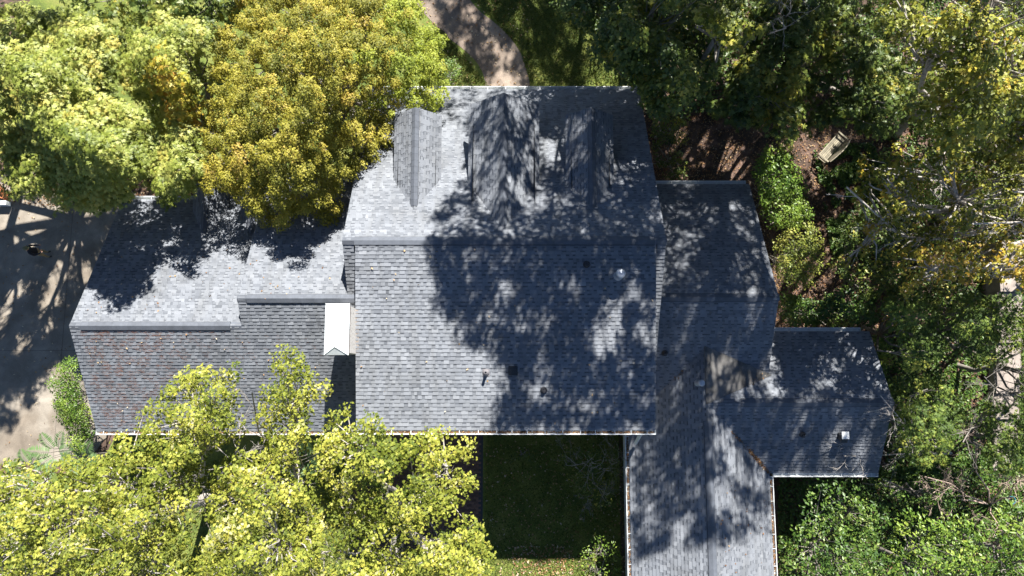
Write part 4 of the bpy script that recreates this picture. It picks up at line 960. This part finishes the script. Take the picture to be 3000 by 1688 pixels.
v1 = valley((1928,1175), (2005,1085), S_1f); v2 = valley((2195,1322), (2250,1385), S_2f); v3 = valley((2140,1262),(2195,1322), S_2f)
stuff('valley_litter', [line_litter(*v1, 700, .05, 541), line_litter(*v2, 420, .05, 542), line_litter(*v3, 110, .03, 543),
      line_litter((-16.8,-2.45,3.70), (-6.2,-2.45,3.70), 900, .02, 544), line_litter((-5.6,-2.2,6.42), (5.2,-2.2,6.42), 1300, .02, 545),
      line_litter((4.73,-9,3.39), (4.73,-2.5,3.39), 700, .02, 546), line_litter((10.54,-9,3.39), (10.54,-4.4,3.39), 700, .02, 547)], 'dry')
# pine needles, thin pairs of slivers
r = np.random.default_rng(551); mbv = []; mbf = []; tn = []
n = 2600; x = r.uniform(215, 960, n*3); y = r.uniform(965, 1255, n*3); k = in_poly([(232,965),(700,960),(960,1000),(900,1255),(290,1255)], x, y)
x, y = x[k], y[k]; p = np.exp(-((x-330)/190.)**2)*1.0+.05; k = r.random(len(x)) < p; x, y = x[k], y[k]
G = np.array([tuple(on(S_gf, a, b)+S_gf.n*.026) for a, b in zip(x, y)])
G = G[wave_noise(3, .8)(G) > -.5]; n = len(G); ang = r.normal(-.25, .45, n); L = r.uniform(.06, .15, n)
dx = np.stack([np.cos(ang), np.sin(ang)*.88, np.sin(ang)*.47], 1)*L[:, None]; wv = np.stack([-np.sin(ang), np.cos(ang)*.88, np.cos(ang)*.47], 1)*.0045
V = np.stack([G-dx-wv, G+dx-wv*.4, G+dx*.9+wv], 1).reshape(-1, 3); Fq = np.arange(n*3).reshape(-1, 3)
tag(link('pine_needles', array_mesh('pine_needles', (V, Fq), 3, r.random(n), M['needle'])), kind='stuff')

# ---------------------------------------------------------------- brick patio under the oak
pt = MB(); pt.box(-7.2, -1.33, -8.2, -2.3, -.05, .03); patio = pt.build('patio', M['black_rubber']); tag(patio, kind='structure')
bricks = []; field = MB()
def brick_at(x, y, w, d): bricks.append((x, y, w, d))
yy = -2.4; row = 0
while yy > -8.1:
    xx = -1.42 - (.105 if row % 2 else 0)
    while xx > -7.1: brick_at(xx, yy, .2, .095); xx -= .21
    yy -= .105; row += 1
bricks.sort(key=lambda b: (b[0]+1.4)**2+((b[1]+4.2)*.55)**2)
bmes = []
for t in np.linspace(0, 1, 8):
    b = MB(); b.box(-.1, .1, -.0475, .0475, -.02, .012, float(t)); bmes.append(b.mesh('brick', M['brick']))
for i, (x, y, w, d) in enumerate(bricks):
    if i < 299: o = link('brick', random.choice(bmes), patio); o.location = (x-.1, y-.05, .035+random.uniform(-.003,.003))
    else: field.box(x-w, x, y-d, y, .02, .047+random.uniform(-.003,.003), random.random())
fo = field.build('bricks', M['brick'], patio); fo['kind'] = 'stuff'

# ---------------------------------------------------------------- garden bench
bx, by = 15.27, 10.6; bench = empty('garden_bench', (bx, by, 0), R(47)); bench.scale = (.82,.9,1)
tag(bench, 'weathered slatted wooden garden bench with curved back on the leaf litter', 'bench')
def bpart(name, fn, par=bench):
    m_ = MB(); fn(m_); return m_.build(name, M['old_wood'], par)
for i in range(6): bpart('slat', lambda m_: m_.box(-.84, .84, .26-i*.09-.035+.0, .26-i*.09+.035, .42, .445, random.random()))
for sx in (-1, 1):
    bpart('armrest', lambda m_: m_.box(sx*.90-.045, sx*.90+.045, -.32, .34, .64, .67))
    for yv in (-.28, .28): bpart('leg', lambda m_: m_.box(sx*.9-.03, sx*.9+.03, yv-.03, yv+.03, 0, .64))
    bpart('seat_rail', lambda m_: m_.box(sx*.9-.025, sx*.9+.025, -.25, .25, .34, .40))
for k in range(26):
    x = -.82 + k*.0656; top = .72 + .25*math.cos(x/.9*1.45)
    bpart('back_slat', lambda m_: m_.obox((x, -.28-(top-.45)*.16, (.45+top)/2), (.014,0,0), (0,.007,0), (0,-(top-.45)*.16,(top-.45)/2)))
bt = bpart('back_rail', lambda m_: m_.tube([(x, -.28-.32*(.27+.25*math.cos(x/.9*1.45)), .74+.25*math.cos(x/.9*1.45)) for x in np.linspace(-.9,.9,13)], [.03]*13, 6))

# ---------------------------------------------------------------- person standing on the driveway
def skin_body(name, joints, edges, mat, parent, sub=2):
    me = bpy.data.meshes.new(name); me.from_pydata([j[0] for j in joints], edges, []); o = link(name, me, parent)
    md = o.modifiers.new('skin', 'SKIN'); md.use_smooth_shade = True
    lay = me.skin_vertices[0].data if me.skin_vertices else None
    return o, md
def person():
    root = empty('person', (-21.98, 5.52, 0), R(-70))
    tag(root, 'person in a cap, dark top and tan trousers standing on the shaded driveway', 'person')
    J = {'pelvis':((0,0,.96),.15,.12),'belly':((0,.01,1.12),.15,.11),'chest':((0,0,1.32),.17,.115),'neck0':((0,.0,1.46),.07,.07),'neck':((0,.02,1.53),.055,.055),
         'skull':((0,.035,1.62),.085,.10),'crown':((0,.03,1.69),.075,.09)}
    for s, n in ((-1,'l'),(1,'r')):
        J['sh'+n] = ((s*.19,0,1.42),.065,.065); J['el'+n] = ((s*.25,.02,1.14),.045,.045); J['wr'+n] = ((s*.20,.22,1.06),.03,.033); J['hd'+n] = ((s*.17,.30,1.08),.035,.022)
        J['hip'+n] = ((s*.10,0,.90),.095,.10); J['kn'+n] = ((s*.11,.02,.50),.062,.065); J['an'+n] = ((s*.12,-.02,.10),.042,.048); J['toe'+n] = ((s*.13,.14,.04),.042,.03)
    names = list(J); E = [('pelvis','belly'),('belly','chest'),('chest','neck0'),('neck0','neck'),('neck','skull'),('skull','crown')]
    for n in 'lr': E += [('chest','sh'+n),('sh'+n,'el'+n),('el'+n,'wr'+n),('wr'+n,'hd'+n),('pelvis','hip'+n),('hip'+n,'kn'+n),('kn'+n,'an'+n),('an'+n,'toe'+n)]
    me = bpy.data.meshes.new('body'); me.from_pydata([J[n][0] for n in names], [(names.index(a), names.index(b)) for a, b in E], [])
    o = link('body', me, root); bpy.context.view_layer.objects.active = o
    sk_ = o.modifiers.new('skin', 'SKIN'); sk_.use_smooth_shade = True
    if not me.skin_vertices: bpy.context.view_layer.update()
    for i, n in enumerate(names):
        d = me.skin_vertices[0].data[i]; d.radius = (J[n][1], J[n][2]); d.use_root = (n == 'pelvis')
    ss = o.modifiers.new('sub', 'SUBSURF'); ss.levels = 2; ss.render_levels = 2
    m, nt, b = new_mat('clothing_and_skin', .8)
    g = nt.nodes.new('ShaderNodeTexCoord'); sp = nt.nodes.new('ShaderNodeSeparateXYZ'); nt.links.new(g.outputs['Object'], sp.inputs[0])
    mr = nt.nodes.new('ShaderNodeMapRange'); mr.inputs[1].default_value = 0; mr.inputs[2].default_value = 1.8; nt.links.new(sp.outputs['Z'], mr.inputs[0])
    r_ = ramp(nt, [(0,(.03,.025,.02)),(.055,(.26,.20,.11)),(.53,(.012,.014,.025)),(.835,(.35,.2,.14))], 'CONSTANT'); nt.links.new(mr.outputs[0], r_.inputs[0])
    nt.links.new(r_.outputs[0], b.inputs['Base Color']); me.materials.append(m)
    # cap with a brim, hands with fingers, ears, nose, eyes
    capm = plain('olive_cap', (.16,.16,.09), .8); c = MB(); c.lathe((0,.03,1.66), [(.098,0),(.100,.04),(.085,.08),(.05,.105),(.005,.112)], 18)
    c.faces([(-.075,.10,1.665),(.075,.10,1.665),(.055,.20,1.65),(-.055,.20,1.65),(-.075,.10,1.675),(.075,.10,1.675),(.055,.20,1.66),(-.055,.20,1.66)], [(3,2,1,0),(4,5,6,7),(0,1,5,4),(1,2,6,5),(2,3,7,6),(3,0,4,7)])
    c.build('cap', capm, root)
    skm = plain('skin', (.36,.21,.15), .6); h = MB()
    for s in (-1, 1):
        for k in range(4):
            a = Vector((s*.17+(k-1.5)*.018, .315, 1.08)); L = (.055,.065,.062,.048)[k]
            h.tube([a, a+Vector((0,L*.6,-.006)), a+Vector((0,L*.8,-.03))], [.009,.0085,.007], 6)
        a = Vector((s*.17-s*.03, .28, 1.085)); h.tube([a, a+Vector((-s*.03,.02,.0)), a+Vector((-s*.035,.045,-.01))], [.010,.0095,.008], 6)
    h.build('fingers', skm, root)
    f = MB(); f.tube([(0,.125,1.63),(0,.15,1.60)], [.008,.014], 6)
    for s in (-1,1): f.lathe((s*.088,.03,1.61), [(.008,-.03),(.02,0),(.012,.03)], 8)
    f.build('nose_and_ears', skm, root)
    e = MB()
    for s in (-1,1): e.lathe((s*.033,.122,1.625), [(.004,-.01),(.011,0),(.004,.01)], 8)
    e.build('eyes', M['black_rubber'], root)
    p = MB(); p.box(-.10, .06, .27, .37, 1.10, 1.115); ctl = p.build('handset', M['grey_flash']); ctl.location = (-21.98, 5.52, 0); ctl.rotation_euler = (0,0,R(-70))
    tag(ctl, 'small grey handset held by the person on the driveway', 'remote control')
person()

# ---------------------------------------------------------------- small things at the edges
# fallen-in control joints of the driveway
jm = plain('joint_dirt', (.09,.08,.07), .95)
for k, (x0, x1, y0, y1) in enumerate(((-27,-17.4,.98,.995),(-21.02,-21.005,-3.9,7.6))):
    b = MB(); b.box(x0, x1, y0, y1, .017, .0205 + .0005*k); tag(b.build('driveway_joint', jm), kind='structure')
rk = empty('cart', (-24.35, 8.5, 0), R(-35)); rk.scale = (.75,.75,.9); tag(rk, 'rusty orange open-framed cart at the driveway edge below the maple', 'cart')
f = MB()
for y in (-.22, 0, .22): f.box(-.5, .5, y-.02, y+.02, .5, .54)
for x in (-.5, -.16, .18, .5): f.box(x-.02, x+.02, -.24, .24, .5, .54)
for x in (-.5, .5):
    for y in (-.22, .22): f.box(x-.02, x+.02, y-.02, y+.02, .1, .5)
f.box(-.5,.5,-.22,.22,.18,.2); f.build('frame', M['orange'], rk)
for x in (-.4, .4):
    w = MB(); w.lathe((x, -.27, .12), [(.12,-.03),(.12,.03)], 14, axis=(0,1,0)); w.build('wheel', M['black_rubber'], rk)
w = MB(); w.box(-.3,.2,-.5,-.3,.1,.42); o = w.build('bin', M['white_cap']); o.location = (-24.15, 8.35, 0); tag(o, 'small white bin beside the orange cart', 'bin')
# brick edging with stone coping bottom left
eg = empty('raised_bed', (-23.2,-6.3,0), R(-28)); tag(eg, 'raised brick bed edge with grey timber coping at the lower left', 'garden wall')
for rw in range(4):
    for k in range(9):
        b = MB(); b.box(-1.0+k*.22+(rw%2)*.11, -1.0+k*.22+.21+(rw%2)*.11, -.1, .1, rw*.075, rw*.075+.065, random.random()); b.build('brick', M['brick'], eg)
for k in range(2):
    b = MB(); b.box(-1.05, 1.1, -.16+k*.17, -.0+k*.17, .30, .345, random.random()); b.build('coping', M['old_wood'], eg)
# stone steps between the right-hand trees
st = empty('stone_steps', (22.6, 2.0, 0)); tag(st, 'flight of broad pale stone steps between the cedars', 'steps')
for k in range(9):
    b = MB(); yy = 5.9-k*1.15; b.box(-.35+k*-.05, .75-k*.05, yy-1.13-2.0, yy-2.0, 0, 1.35-.14*k, random.random()); b.build('step', M['stone'], st)
tub = MB(); tub.lathe((*W(2950,1462,0)[:2],0), [(.14,0),(.17,.3),(.185,.31),(.16,.31),(.15,.06)], 18); tag(tub.build('plastic_tub', M['teal']), 'teal plastic tub under the pinkish bare twigs', 'tub')
